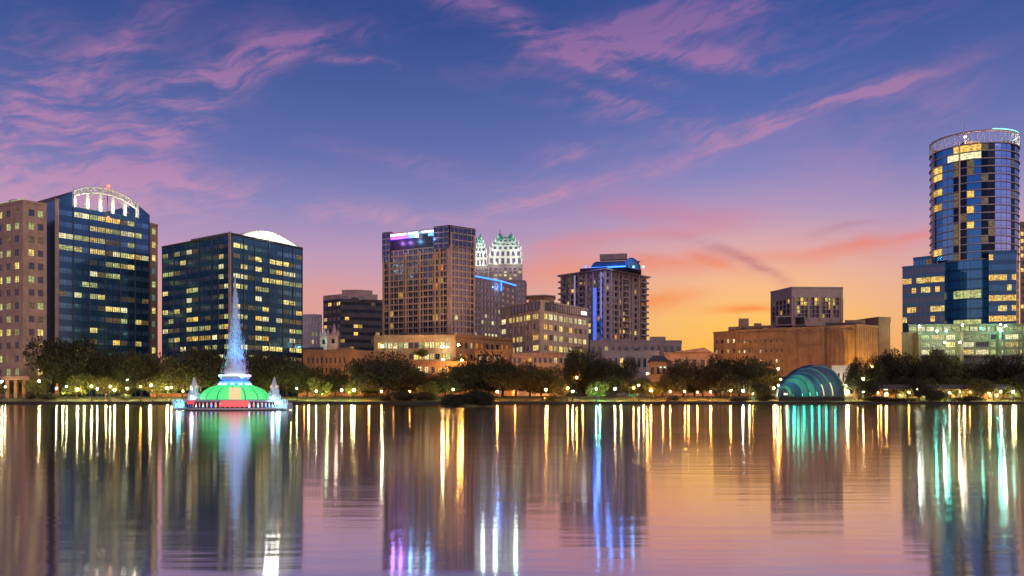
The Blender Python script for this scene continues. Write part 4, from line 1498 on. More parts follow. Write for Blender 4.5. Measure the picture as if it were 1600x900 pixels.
# main facade
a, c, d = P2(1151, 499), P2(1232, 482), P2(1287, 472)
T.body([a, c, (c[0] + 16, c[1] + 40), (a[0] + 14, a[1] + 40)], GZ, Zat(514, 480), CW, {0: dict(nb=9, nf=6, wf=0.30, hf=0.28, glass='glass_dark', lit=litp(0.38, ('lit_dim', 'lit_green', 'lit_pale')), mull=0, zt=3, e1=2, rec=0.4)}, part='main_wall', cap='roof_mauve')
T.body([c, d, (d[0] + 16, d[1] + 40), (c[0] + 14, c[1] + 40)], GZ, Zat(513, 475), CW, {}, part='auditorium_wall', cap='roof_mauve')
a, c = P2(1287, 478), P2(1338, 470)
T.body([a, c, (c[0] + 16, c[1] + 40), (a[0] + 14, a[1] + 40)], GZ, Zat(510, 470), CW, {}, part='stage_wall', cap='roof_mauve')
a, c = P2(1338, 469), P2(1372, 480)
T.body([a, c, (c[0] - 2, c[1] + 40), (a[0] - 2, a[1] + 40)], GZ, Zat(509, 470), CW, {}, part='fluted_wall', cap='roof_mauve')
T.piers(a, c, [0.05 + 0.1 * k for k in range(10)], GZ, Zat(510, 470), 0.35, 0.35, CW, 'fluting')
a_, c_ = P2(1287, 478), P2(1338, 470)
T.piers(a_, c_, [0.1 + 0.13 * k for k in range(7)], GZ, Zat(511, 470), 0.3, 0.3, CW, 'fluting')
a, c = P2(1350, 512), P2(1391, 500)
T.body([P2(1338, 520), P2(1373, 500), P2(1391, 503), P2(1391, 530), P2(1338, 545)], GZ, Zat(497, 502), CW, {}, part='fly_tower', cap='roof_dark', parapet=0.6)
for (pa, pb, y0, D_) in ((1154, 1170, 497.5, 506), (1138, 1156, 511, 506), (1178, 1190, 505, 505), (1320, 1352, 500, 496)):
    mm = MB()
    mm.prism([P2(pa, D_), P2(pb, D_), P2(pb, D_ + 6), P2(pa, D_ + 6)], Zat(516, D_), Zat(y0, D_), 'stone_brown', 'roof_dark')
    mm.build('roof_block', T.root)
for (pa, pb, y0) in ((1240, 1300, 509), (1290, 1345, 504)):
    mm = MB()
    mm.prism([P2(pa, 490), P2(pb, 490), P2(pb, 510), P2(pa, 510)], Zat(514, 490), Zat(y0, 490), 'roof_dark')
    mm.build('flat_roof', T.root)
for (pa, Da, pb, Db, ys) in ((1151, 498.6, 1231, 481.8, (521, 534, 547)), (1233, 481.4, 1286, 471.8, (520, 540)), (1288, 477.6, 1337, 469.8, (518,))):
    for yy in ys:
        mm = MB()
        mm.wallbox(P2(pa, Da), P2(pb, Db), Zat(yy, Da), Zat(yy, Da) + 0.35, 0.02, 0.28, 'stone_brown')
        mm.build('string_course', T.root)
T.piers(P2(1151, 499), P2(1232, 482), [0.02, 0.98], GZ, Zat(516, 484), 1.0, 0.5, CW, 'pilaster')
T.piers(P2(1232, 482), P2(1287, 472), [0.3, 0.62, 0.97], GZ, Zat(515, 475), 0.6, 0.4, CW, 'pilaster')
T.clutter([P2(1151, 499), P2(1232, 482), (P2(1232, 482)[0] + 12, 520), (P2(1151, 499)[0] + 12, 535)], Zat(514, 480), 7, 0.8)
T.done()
for px, e, col in ((1190, 9000, (1, .42, .08)), (1255, 9000, (1, .42, .08)), (1318, 16000, (1, .48, .08)), (1128, 10000, (1, .42, .08)), (1356, 60000, (1.0, 0.62, .12)), (1384, 20000, (1, .5, .10))):
    lamp('SPOT', (P2(px, 448)[0], 450, 4.8), e, col, 1, (P2(px, 485)[0], 485, 24), 115)

# white framed office above the theatre
D = 560
N12 = P2(1237, D)
L12 = P2(1204, depth_of(457, 449.5, D))
R12 = P2(1317, depth_of(450, 449.5, D))
z12 = Zat(449.5, D)
f12 = quad_foot(L12, N12, R12)
b12 = Bld('office_block', 'pale concrete framed office with tall dark windows rising above the theatre roof', 'office building', f12, GZ)
zlo = Zat(500, D)
b12.body(f12, GZ, zlo, 'concrete_frame', {}, parapet=0)
lt12 = lambda i, j, r: (r.choice(['lit_gold', 'lit_yellow', 'lit_dim']) if r.random() < (0.75 if j in (0, 1) else 0.25) else None)
b12.body(f12, zlo + 0.0, z12, 'concrete_frame', {
    0: dict(nb=5, nf=4, wf=0.72, hf=0.86, glass='glass_dark', lit=litp(0.2, ('lit_dim', 'lit_gold')), mull=0, rec=1.2, e0=1.2, e1=2.2, zt=6.6, zb=1.0),
    1: dict(nb=12, nf=5, wf=0.94, hf=0.86, glass='glass_dark', lit=lt12, mull=0, rec=1.2, e0=3.4, e1=2.4, zt=6.0, zb=1.5, frame='mullion')}, part='upper_wall', parapet=0.6, cap='roof_mauve')
b12.piers(N12, R12, [0.07, 0.33, 0.555, 0.775, 0.975], zlo, z12 - 6.2, 1.7, 0.5, 'concrete_frame', 'pier')
b12.piers(N12, R12, [0.5], z12 - 6.2, z12 - 5.6, 32, 0.4, 'concrete_frame', 'cornice')
for (pa, pb) in ((1213, 1239), (1241, 1259)):
    mm = MB()
    mm.prism([P2(pa, 520), P2(pb, 516), P2(pb, 530), P2(pa, 530)], Zat(508, 516), Zat(493, 516), 'concrete_frame', 'roof_dark')
    o = mm.build('roof_plant_box', b12.root)
    mm = MB()
    mm.wallbox(P2(pa + 2.5, 519.6), P2(pb - 2.5, 516.3), Zat(506, 516), Zat(495, 516), 0.02, 0.2, 'spandrel_black')
    mm.build('plant_box_louvre', b12.root)
b12.done()

# ---------- 13: round glass tower at the right
D = 520
cpx, hw = 1523, 70.0
th1, th2 = math.atan((1453.5 - 800) / F), math.atan((1592 - 800) / F)
Cy = float(D + 26)
Cx = Cy * math.tan((th1 + th2) / 2)
Rr = Cy / cos((th1 + th2) / 2) * sin((th2 - th1) / 2)
zt13 = Zat(224, D + 4)
zm13 = Zat(405, D + 4)
b13 = Bld('round_tower', 'tall round blue glass tower with ring crown and antenna at the right', 'skyscraper', [(Cx - 5, Cy - 5), (Cx + 5, Cy - 5), (Cx + 5, Cy + 5), (Cx - 5, Cy + 5)], GZ)
SEG = 40
NF13 = 15
ring = [(Cx + Rr * cos(-pi / 2 + 2 * pi * k / SEG), Cy + Rr * sin(-pi / 2 + 2 * pi * k / SEG)) for k in range(SEG)]


def seg_px(k):
    x = (ring[k][0] + ring[(k + 1) % SEG][0]) / 2
    y = (ring[k][1] + ring[(k + 1) % SEG][1]) / 2
    return 800 + F * x / y, y


for k in range(SEG):
    A, B = ring[k], ring[(k + 1) % SEG]
    px, yy = seg_px(k)
    vis = yy < Cy + Rr * 0.12
    if vis:
        dark = (1491 < px < 1507) or (1537 < px < 1553) or (1578 < px < 1587)
        gold = 1458 < px < 1473

        def gl(i, j, px=px, dark=dark):
            if dark:
                return 'glass_black'
            return ('glass_sky' if px < 1578 else 'glass_blue') if px > 1556 else ('glass_blue' if (1473 < px < 1490) else 'glass_deep')  # paler facets carry the sky reflection in their glass colour

        def lt(i, j, r, px=px, gold=gold, dark=dark):
            if j == 1 and 1478 < px < 1538:
                return 'lit_pale'
            if j == 0 and 1478 < px < 1530 and r.random() < 0.7:
                return 'lit_gold'
            if gold and j in (2, 3, 5, 7, 13):
                return 'lit_gold'
            if 1508 < px < 1527 and j in (6, 8, 10):
                return 'lit_gold' if px < 1522 else None
            if 1508 < px < 1524 and j in (2, 3):
                return 'lit_dim'
            if dark and r.random() < 0.25:
                return 'lit_dim'
            return None
        b13.facade(A, B, zm13, zt13, 'spandrel_navy', 1, NF13, wf=0.97, hf=0.82, glassfn=gl, lit=lt, mull=0, rec=0.1, tilt=0.003)
    else:
        b13.mb('wall').face([(*A, zm13), (*B, zm13), (*B, zt13), (*A, zt13)], 'spandrel_navy')
    if vis and 1455 < px < 1592:
        lo = Zat(512, D)
        b13.facade(A, B, lo, zm13, 'spandrel_navy', 1, 7, wf=0.97, hf=0.8, glass='glass_deep', lit=(lambda i, j, r, px=px: 'lit_green' if (j in (3, 6) and 1490 < px < 1530) else None), mull=1, rec=0.1)
        b13.mb('wall').face([(*A, GZ), (*B, GZ), (*B, lo), (*A, lo)], 'spandrel_navy')
    else:
        b13.mb('wall').face([(*A, GZ), (*B, GZ), (*B, zm13), (*A, zm13)], 'spandrel_navy')
b13.mb('roof').face([(*p, zt13) for p in ring], 'roof_dark')
for j in range(NF13 + 1):
    mm = MB()
    z_ = zm13 + (zt13 - zm13) * j / NF13
    k_ = 1.8 if j in (NF13, NF13 - 2) else 1.2
    mm.lathe(Cx, Cy, [(Rr - 0.3, z_ - 0.2), (Rr + 0.45 * k_, z_ - 0.2), (Rr + 0.45 * k_, z_ + 0.2), (Rr - 0.3, z_ + 0.2)], 'metal_tan', 48)
    mm.build('floor_ledge', b13.root)
for px in (1507, 1462, 1586):
    k = min(range(SEG), key=lambda q: abs(seg_px(q)[0] - px) + (1000 if seg_px(q)[1] > Cy else 0))
    A = ring[k]
    dx, dy = (A[0] - Cx) / Rr, (A[1] - Cy) / Rr
    mm = MB()
    mm.box(A[0] + dx * 0.8 - 0.35, A[0] + dx * 0.8 + 0.35, A[1] + dy * 0.8 - 0.35, A[1] + dy * 0.8 + 0.35, zm13, zt13 + 1.5, 'metal_tan')
    mm.build('vertical_fin', b13.root)
# crown ring: hoop on slanted struts
zc0, zc1 = zt13 + 0.4, Zat(205, D + 4)
mm = MB()
R2_ = Rr + 0.4
mm.lathe(Cx, Cy, [(R2_ - .8, zc1 - 0.4), (R2_ + .3, zc1 - 0.4), (R2_ + .3, zc1 + 0.4), (R2_ - .8, zc1 + 0.4), (R2_ - .8, zc1 - 0.4)], 'metal_tan', 60)
mm.build('crown_ring', b13.root)
mm = MB()
mm.lathe(Cx, Cy, [(R2_ - .6, zc1 + 0.42), (R2_ + .0, zc1 + 0.42), (R2_ + .0, zc1 + 1.0), (R2_ - .6, zc1 + 1.0)], 'led_cyan', 40, -pi * 0.52, pi * 0.12)
mm.build('crown_light_ring', b13.root)
for k in range(48):
    a0 = 2 * pi * k / 48
    a1 = 2 * pi * (k + 1) / 48
    mm = MB()
    p0 = (Cx + R2_ * cos(a0), Cy + R2_ * sin(a0))
    p1 = (Cx + R2_ * cos(a1), Cy + R2_ * sin(a1))
    mm.beam((*p0, zc0 - 0.6), (*(p1 if k % 2 else p0), zc1), 0.22, 'steel_white', seg=4)
    mm.beam((*p0, zc0 - 0.6), (*p0, zc1), 0.2, 'steel_white', seg=4)
    mm.build('crown_strut', b13.root)
# roof machinery
for (dx, w_, h, mt) in ((-8, 9, 3.6, 'concrete_grey'), (4, 12, 2.8, 'concrete_grey'), (14, 6, 3.8, 'spandrel_grey')):
    mm = MB()
    mm.box(Cx + dx - w_ / 2, Cx + dx + w_ / 2, Cy - 14, Cy - 6, zt13 + .02, zt13 + h, mt)
    mm.build('plant_room', b13.root)
for dx in (-14, -7, 2, 10):
    lamp('POINT', (Cx + dx, Cy - Rr + 5, zt13 + 1.6), 1400, (1.0, 0.6, 0.25), 0.5)
for dx in (8, 15, 21):
    lamp('POINT', (Cx + dx, Cy - sqrt(Rr ** 2 - dx ** 2) + 2.5, zc1 + 0.3), 900, (0.5, 0.9, 1.0), 0.5)
ax = P2(1507, D + 12)
mm = MB()
mm.beam((ax[0], ax[1], zt13), (ax[0], ax[1], Zat(189, D + 12)), 0.45, 'metal_tan', 0.15)
mm.build('antenna', b13.root)
mm = MB()
mm.lathe(ax[0], ax[1] - 0.8, [(0.02, Zat(205, D) - 1.1), (0.9, Zat(205, D) - .4), (0.9, Zat(205, D) + .4), (0.02, Zat(205, D) + 1.1)], 'lit_white', 10)
mm.build('beacon', b13.root)
# lower glass blocks left and right of the drum
zbb = Zat(507, D)
for (pa, Da, pb, Db, ytop, nb, nf, tab, nm) in ((1410, 524, 1476, 510, 418, 9, 6, {1: .95, 2: .5, 4: .7, 5: .5}, 'left_glass_block'), (1545, 516, 1588, 512, 394, 6, 7, {2: .7, 4: .9, 5: .5, 6: .9, 0: .3}, 'right_glass_block')):
    a, c = P2(pa, Da), P2(pb, Db)
    b13.body([a, c, (c[0] + 24, c[1] + 40), (a[0] + 22, a[1] + 40)], zbb, Zat(ytop, Da), 'spandrel_navy', {0: dict(nb=nb, nf=nf, wf=0.9, hf=0.55, glass='glass_night' if pa == 1410 else 'glass_deep', lit=litp(0.05, ('lit_gold', 'lit_yellow', 'lit_gold'), tab), mull=2, rec=0.12)}, part='glass_block', parapet=0.6)
    b13.mb('glass_block').prism([a, c, (c[0] + 24, c[1] + 40), (a[0] + 22, a[1] + 40)], GZ, zbb - 0.01, 'spandrel_navy')
a, c = P2(1427, 532), P2(1456, 524)
b13.body([a, c, (c[0] + 11, c[1] + 20), (a[0] + 11, a[1] + 20)], Zat(419, 530), Zat(403, 530), 'spandrel_navy', {0: dict(nb=3, nf=1, wf=0.9, hf=0.5, glass='glass_deep', lit=litp(.5, ('lit_dim',)), mull=1, rec=0.1)}, part='glass_block', parapet=0.5)
b13.done()
# podium garage
Lq, Rq = P2(1409, 500), P2(1640, 492)
fq = [Lq, Rq, (Rq[0] + 5, Rq[1] + 60), (Lq[0] + 5, Lq[1] + 16)]
bq = Bld('parking_podium', 'green and yellow lit parking podium under the round glass tower', 'garage', fq, GZ)
z13p = Zat(521, 498)
t0 = hit(Lq, Rq, 1428)
bq.body([Lq, Rq, (Rq[0] + 9, Rq[1] + 14), (Lq[0] + 7, Lq[1] + 14)], Zat(556, 498), z13p, 'stone_garage', {
    0: dict(nb=10, nf=3, wf=0.88, hf=0.62, glass='glass_dark', lit=lambda i, j, r: (None if r.random() < 0.12 else ['lit_green', 'lit_pale', 'lit_yellow', 'lit_green'][(i * 3 + j * 5) % 4]), skip=lambda i, j: i == 0, mull=6, rec=0.8)}, parapet=0.7)
bq.mb('wall').prism([(Lq[0], Lq[1] + 1), (Rq[0], Rq[1] + 1), (Rq[0] + 9, Rq[1] + 14), (Lq[0] + 7, Lq[1] + 14)], GZ, Zat(556, 498) - 0.01, 'concrete_dark')
tp = [Lq, Rq, (Rq[0] + 9, Rq[1] + 14), (Lq[0] + 7, Lq[1] + 14)]
Lr, Rr2 = P2(1420, 502), P2(1640, 496)
bq.body([Lr, Rr2, (Rr2[0] + 6, Rr2[1] + 8), (Lr[0] + 5, Lr[1] + 8)], z13p + 0.75, Zat(508, 500), 'stone_garage', {0: dict(nb=16, nf=1, wf=0.9, hf=0.6, glass='glass_grey', lit=litp(0.85, ('lit_green', 'lit_pale', 'lit_green')), mull=1, rec=1.0)}, part='terrace_level', parapet=0.6)
for px in (1429, 1494, 1553, 1592):
    mm = MB()
    a = P2(px - 2.2, 498.6)
    c = P2(px + 2.2, 498.6)
    mm.box(a[0], c[0], 491 if px > 1560 else 492, 499.5, GZ, z13p + 0.5, 'stone_garage')
    mm.build('pier', bq.root)
bq.done()
for px, yy, col in ((1437, 509, (1, 1, .8)), (1478, 512, (.2, 1, .7)), (1503, 508, (1, .8, .6)), (1563, 507, (.7, 1, .9)), (1578, 512, (.3, 1, .8)), (1530, 515, (.3, 1, .6))):
    lamp('POINT', (P2(px, 494)[0], 490, Zat(yy, 494)), 450, col, 0.6)
for px, yy, mt in ((1437, 509.5, 'deck_cool'), (1464, 517, 'lamp_teal'), (1479, 517, 'lamp_teal'), (1504, 508, 'deck_warm'), (1563, 507, 'lamp_teal'), (1571, 509, 'deck_cool'), (1564, 517, 'lamp_teal'), (1476, 535, 'deck_cool'), (1500, 535, 'deck_warm')):
    mm = MB()
    c = P2(px, 488)
    z_ = Zat(yy, 488)
    mm.lathe(c[0], c[1], [(0.01, z_ - .45), (0.4, z_ - .2), (0.4, z_ + .2), (0.01, z_ + .45)], mt, 8)
    o = mm.build('deck_light', None, loc=(c[0], c[1], z_))
    o.parent = bq.root
    o.location = (c[0] - bq.o[0], c[1] - bq.o[1], z_ - bq.o[2])
# sliver at the right edge
fx = [P2(1594, 720), P2(1640, 720), P2(1640, 750), P2(1594, 750)]
bx_ = Bld('office_block', 'sliver of a brown office block at the right edge of the view', 'office building', fx, GZ)
bx_.body(fx, GZ, Zat(348, 720), 'stone_brown', {0: dict(nb=7, nf=24, wf=0.7, hf=0.5, glass='glass_dark', lit=litp(0.35, ('lit_gold', 'lit_orange')), mull=0)})
bx_.done()
# white house behind the shell
fh = [P2(1300, 452), P2(1336, 450), P2(1336, 462), P2(1300, 462)]
bh = Bld('white_house', 'white rendered house lit yellow beside the blue bandshell', 'house', fh, GZ)
bh.body(fh, GZ, Zat(573, 451), 'white_stone', {0: dict(nb=5, nf=2, wf=0.32, hf=0.42, glass='glass_dark', lit=None, mull=1, zt=1.2)}, parapet=0.7)
bh.done()
lamp('POINT', (P2(1328, 440)[0], 441, 9), 5200, (1, .8, .4), 0.8)

# far skyline filler so the ground never meets bare sky at the edges
far = [(-120, -20, 900, 560), (250, 260, 900, 600), (1080, 1130, 1100, 572), (1385, 1412, 980, 566), (1112, 1160, 900, 560)]
for k, (pa, pb, Dd, yt) in enumerate(far):
    ff = [P2(pa, Dd), P2(pb, Dd), P2(pb, Dd + 60), P2(pa, Dd + 60)]
    bb = Bld('far_building', ['far low building off the left edge of the lake park', 'far low block between the two glass office blocks', 'far low block under the orange glow',
                              'far low block between the theatre and the round tower', 'far low block behind the left wing of the theatre'][k], 'building', ff, GZ)
    bb.body(ff, GZ, Zat(yt, Dd), 'stone_violet', {0: dict(nb=6, nf=3, wf=0.5, hf=0.5, glass='glass_dark', lit=litp(0.2), mull=0)}, cap='roof_mauve')
    bb.done()


# ================================================================== BANDSHELL
sh_root = empty('bandshell', (P2(1265, 425)[0], 425, 3.2), 'blue bandshell of nested arches with green lit edges on the far shore', 'bandshell')
rings = [(1227, 12, 18.5, 410), (1234.5, 19, 24, 413), (1240.5, 25, 30.5, 416), (1246, 30.5, 35.5, 419), (1252.5, 34.5, 39.5, 422), (1261.5, 39.5, 45.5, 425), (1277.5, 43, 50, 428)]
for k, (px, hw_, hh, Dd) in enumerate(rings):
    c = P2(px, Dd)
    a_, h_ = hw_ / F * Dd, hh / F * Dd
    zg = Zat(620, Dd)
    nn = 22
    mm = MB()
    depth = 3.6 if k < 6 else 9
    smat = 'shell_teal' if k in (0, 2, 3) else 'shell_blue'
    lip = 0.72 if k == 0 else 0.02
    nxt = 0.93

    def arcpt(t, sc, dy):
        an = pi * t
        return (c[0] - a_ * sc * cos(an), c[1] + dy, zg + h_ * sc * sin(an))
    for q in range(nn):
        t0, t1 = q / nn, (q + 1) / nn
        # outer shell, flaring back
        mm.face([arcpt(t0, 1, 0), arcpt(t1, 1, 0), arcpt(t1, 1.03, depth), arcpt(t0, 1.03, depth)], 'shell_blue')
        # lip
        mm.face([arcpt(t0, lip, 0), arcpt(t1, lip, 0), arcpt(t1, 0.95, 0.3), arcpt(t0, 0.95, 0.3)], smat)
        mm.face([arcpt(t0, 0.95, 0.3), arcpt(t1, 0.95, 0.3), arcpt(t1, 1, 0), arcpt(t0, 1, 0)], 'shell_rim')
        # inner
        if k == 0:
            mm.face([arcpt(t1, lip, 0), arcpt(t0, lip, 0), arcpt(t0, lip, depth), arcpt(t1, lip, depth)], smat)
        if k == 6:
            mm.face([arcpt(t0, 1.03, depth), arcpt(t1, 1.03, depth), arcpt(t1, 0.0, depth + 2), arcpt(t0, 0.0, depth + 2)], 'shell_blue')
    o = mm.build('arch_shell', sh_root, smooth=False)
    # green light line at the right foot of each arch, low on the seam
    gm = MB()
    gcol = ['led_green', 'led_teal', 'led_teal', 'led_teal', 'led_tan', 'led_tan', 'led_green'][k]
    t_lo, t_hi = (0.84, 0.985) if k in (4, 5) else (0.93, 0.985)
    for q in range(4):
        t0 = t_lo + (t_hi - t_lo) * q / 4
        t1 = t_lo + (t_hi - t_lo) * (q + 1) / 4
        p0, p1 = arcpt(t0, 1.01, -0.15), arcpt(t1, 1.01, -0.15)
        gm.beam(p0, p1, 0.10 if k not in (4, 5) else 0.24, gcol, seg=5)
    if k < 6:
        gm.build('seam_light', sh_root)
    if k < 6:
        p = arcpt(0.90, 1.12, -0.8)
        lamp('POINT', (p[0] + 0.4, p[1] + 0.4, p[2] + 1.2), [340, 300, 380, 360, 380, 300][k], (0.05, 1.0, 0.55), 0.5)
        p = arcpt(0.55, 1.1, -2.2)
        lamp('POINT', p, [260, 340, 300, 170, 60, 30][k], (0.15, 1.0, 0.65), 0.7)
mm = MB()
c = P2(1226, 414)
mm.box(c[0] - 0.9, c[0] + 0.9, 412.0, 412.4, 4.2, 5.2, 'lit_white')
mm.build('stage_glow', sh_root)
mm = MB()
mm.box(P2(1214, 410)[0], P2(1316, 410)[0], 407.5, 440, 1.6, 3.35, 'seawall')
mm.build('stage_base', sh_root)
lamp('POINT', (c[0], 411, 5.2), 260, (1, .65, .25), 0.3)

# ================================================================== FOUNTAIN
fx, fy = P2(367, 173)
u = 173 / F
FA = atan2(-fy, -fx)
fr = empty('fountain', (fx, fy, 0), 'large lit fountain with green dome, red panel and tall blue water jet in the lake', 'fountain')


def fl(prof, mat, nm, seg=40, smooth=False, cx=0, cy=0):
    mm = MB()
    mm.lathe(fx + cx, fy + cy, prof, mat, seg)
    return mm.build(nm, fr, smooth)


fl([(9.2, -1.0), (9.2, 0.15), (10.4, 0.15), (10.6, 0.3), (10.6, 0.5), (9.0, 0.55), (0.1, 0.56)], 'fountain_stone', 'lower_basin')
fl([(8.1, 0.5), (8.1, 1.75)], 'led_pink', 'glowing_drum')
fl([(8.0, 1.62), (9.4, 1.62), (9.7, 1.75), (9.7, 1.98), (6.0, 2.05), (0.1, 2.06)], 'fountain_stone', 'deck')
for k in range(34):
    a = FA + pi / 2 - pi * k / 33
    p = (fx + 9.1 * cos(a), fy + 9.1 * sin(a))
    mm = MB()
    mm.lathe(*p, [(0.34, 0.5), (0.34, 0.7), (0.22, 0.75), (0.22, 1.45), (0.34, 1.5), (0.34, 1.615)], 'dark_blue_metal', 8)
    mm.build('column', fr)
    a2 = a - pi / 66
    p = (fx + 9.0 * cos(a2), fy + 9.0 * sin(a2))
    mt = ['led_pink', 'led_white', 'led_tan', 'led_blue', 'led_pink', 'led_cyan'][k % 6] if abs(a - FA) > 0.3 else 'led_red'
    mm = MB()
    mm.lathe(*p, [(0.01, 0.6), (0.17, 0.66), (0.17, 1.0), (0.01, 1.1)], mt, 6)
    mm.build('water_light', fr)
# red panel in the centre
mm = MB()
n_ = 14
for k in range(n_):
    a0 = FA - 0.25 + 0.50 * k / n_
    a1 = FA - 0.25 + 0.50 * (k + 1) / n_
    R_ = 9.78
    mm.face([(fx + R_ * cos(a0), fy + R_ * sin(a0), 0.75), (fx + R_ * cos(a1), fy + R_ * sin(a1), 0.75), (fx + R_ * cos(a1), fy + R_ * sin(a1), 1.9), (fx + R_ * cos(a0), fy + R_ * sin(a0), 1.9)], 'led_red')
mm.build('red_water_curtain', fr)
for ac in (FA - 0.95, FA + 0.95):
    mm = MB()
    for k in range(5):
        a0, a1 = ac - 0.13 + 0.052 * k, ac - 0.13 + 0.052 * (k + 1)
        mm.face([(fx + 9.78 * cos(a0), fy + 9.78 * sin(a0), 1.2), (fx + 9.78 * cos(a1), fy + 9.78 * sin(a1), 1.2), (fx + 9.78 * cos(a1), fy + 9.78 * sin(a1), 1.85), (fx + 9.78 * cos(a0), fy + 9.78 * sin(a0), 1.85)], 'led_red')
    mm.build('red_water_curtain', fr)
# cyan end pools
for s_ in (-1, 1):
    mm = MB()
    cx_ = fx + s_ * 9.5
    mm.prism([(cx_ - 1.5, fy - 2.6), (cx_ + 1.2, fy - 2.0), (cx_ + 1.2, fy + 2.5), (cx_ - 1.5, fy + 2.5)] if s_ > 0 else [(cx_ - 1.2, fy - 2.0), (cx_ + 1.5, fy - 2.6), (cx_ + 1.5, fy + 2.5), (cx_ - 1.2, fy + 2.5)], 0.1, 1.5, 'fountain_stone', inset=0.25)
    mm.build('side_pool', fr)
    mm = MB()
    rr_ = random.Random(5 + s_)
    for k in range(240):
        x = cx_ + rr_.uniform(-1.7, 1.5)
        z = rr_.uniform(0.2, 1.95)
        y = fy - 2.7 + rr_.uniform(-.2, .4)
        mm.face([(x - .05, y, z), (x + .05, y, z), (x + .03, y + .02, z + .35), (x - .03, y + .02, z + .35)], 'spray')
    tag(mm.build('side_cascade', fr), kind='stuff')
    lamp('POINT', (cx_, fy - 4.0, 1.0), 300, (0.25, 0.9, 1.0), 0.4)
# green dome panels
DR, DH = 6.7, 3.25
for k in range(16):
    a0 = 2 * pi * k / 16 + 0.012 - pi / 16
    a1 = 2 * pi * (k + 1) / 16 - 0.012 - pi / 16
    mm = MB()
    prof = [(DR * cos(t), 2.07 + DH * sin(t)) for t in [0, .18, .36, .54, .72, .9, 1.08]]
    mm.lathe(fx, fy, prof, 'led_green', 4, a0, a1)
    mm.build('dome_panel', fr)
fl([(DR * cos(t) - 0.08, 2.06 + DH * sin(t) - 0.05) for t in [0, .2, .4, .6, .8, 1.0, 1.2]], 'dark_blue_metal', 'dome_frame', 32)
mm = MB()
fd, fs = (cos(FA), sin(FA)), (-sin(FA), cos(FA))
mm.prism([(fx + fd[0] * r_ + fs[0] * t_, fy + fd[1] * r_ + fs[1] * t_) for r_, t_ in ((DR + 0.25, -1.05), (DR + 0.25, 1.05), (DR - 2.6, 1.05), (DR - 2.6, -1.05))], 2.08, 4.35, 'led_tan')
mm.build('doorway_panel', fr)
# upper drum with lit arches
fl([(2.2, 4.6), (2.2, 5.3), (2.9, 5.35), (2.9, 5.6)], 'led_blue', 'upper_drum', 24)
for k in range(12):
    a = 2 * pi * k / 12 + 0.13
    mm = MB()
    mm.lathe(fx + 2.85 * cos(a), fy + 2.85 * sin(a), [(0.38, 4.55), (0.42, 5.1), (0.2, 5.3)], 'led_foam', 8)
    mm.build('lit_niche', fr)
fl([(1.8, 5.6), (2.6, 5.9), (3.0, 6.5), (3.05, 6.85), (2.85, 6.9), (2.6, 6.75), (0.1, 6.6)], 'fountain_stone', 'upper_bowl', 32, True)
fl([(3.08, 6.55), (3.10, 6.9)], 'led_foam', 'bowl_rim_light', 32)
fl([(2.5, 6.86), (1.4, 7.05), (0.05, 7.25)], 'led_foam', 'foaming_water', 24, True)
# pylons with small sprays
for px in (305, 430):
    c = P2(px, 173 - 3)
    mm = MB()
    mm.lathe(c[0], c[1], [(0.9, 1.9), (0.9, 2.6), (0.55, 2.8), (0.5, 4.2), (0.75, 4.3), (0.75, 4.7), (0.3, 5.0), (0.05, 6.1)], 'fountain_stone', 8)
    mm.build('pylon', fr)
    mm = MB()
    rr_ = random.Random(px)
    for k in range(420):
        h = rr_.random() ** 1.4
        r_ = (1 - h) * 1.3 * sqrt(rr_.random()) + 0.1
        a = rr_.random() * 2 * pi
        x, y, z = c[0] + r_ * cos(a), c[1] - 0.6 + r_ * sin(a), 2.0 + h * 4.0
        mm.face([(x - .04, y, z), (x + .04, y, z), (x + .03, y, z + .4), (x - .03, y, z + .4)], 'spray')
    tag(mm.build('small_spray', fr), kind='stuff')
    lamp('POINT', (c[0], c[1] - 2.0, 2.4), 110, (0.6, 0.8, 1.0), 0.3)
    mm = MB()
    for s_ in (-0.5, 0.5):
        mm.lathe(c[0] + s_, c[1] - 0.9, [(0.01, 4.3), (0.2, 4.4), (0.2, 4.7), (0.01, 4.8)], 'led_tan', 6)
    mm.build('pylon_light', fr)
# main jet
mm = MB()
rr_ = random.Random(11)
JH = Zat(432, 173)
for k in range(7500):
    h = rr_.random() ** 1.7
    wdt = (2.0 if k % 4 else 2.9) * (1 - h) ** 1.15 + 0.07
    r_ = wdt * rr_.random() ** 0.75
    a = rr_.random() * 2 * pi
    x, y, z = fx + r_ * cos(a) + 0.5 * (1 - h) * h, fy + r_ * sin(a), 7.0 + h * (JH - 7.0)
    s_ = rr_.uniform(0.010, 0.026)
    L_ = rr_.uniform(0.25, 0.7)
    b_ = rr_.random() * pi
    dx, dy = s_ * cos(b_), s_ * sin(b_)
    lx = (x - fx) / max(0.2, wdt) * 0.05
    mm.face([(x - dx, y - dy, z), (x + dx, y + dy, z), (x + dx * .6 - lx, y + dy * .6, z + L_), (x - dx * .6 - lx, y - dy * .6, z + L_)], 'spray')
jet = tag(mm.build('water_jet', fr), kind='stuff')
mm = MB()
mm.lathe(fx, fy, [(0.16, 7.0), (0.12, 12.0), (0.07, 17), (0.02, 22)], 'spray', 8)
mm.build('jet_core', fr)
lamp('SPOT', (fx + 3.2, fy - 3.2, 5.0), 22000, (0.03, 0.36, 1.0), 0.3, (fx + 0.6, fy, 14), 50)
lamp('SPOT', (fx - 3.2, fy - 3.2, 5.0), 5500, (0.05, 0.8, 0.75), 0.3, (fx - 0.6, fy, 12), 40)
lamp('SPOT', (fx, fy - 7, 3.2), 1500, (0.65, 0.9, 1.0), 0.3, (fx, fy, 19), 50)
lamp('SPOT', (fx + 4.0, fy - 1.2, 6.0), 1200, (0.6, 0.12, 1.0), 0.3, (fx + 0.8, fy, 9), 50)

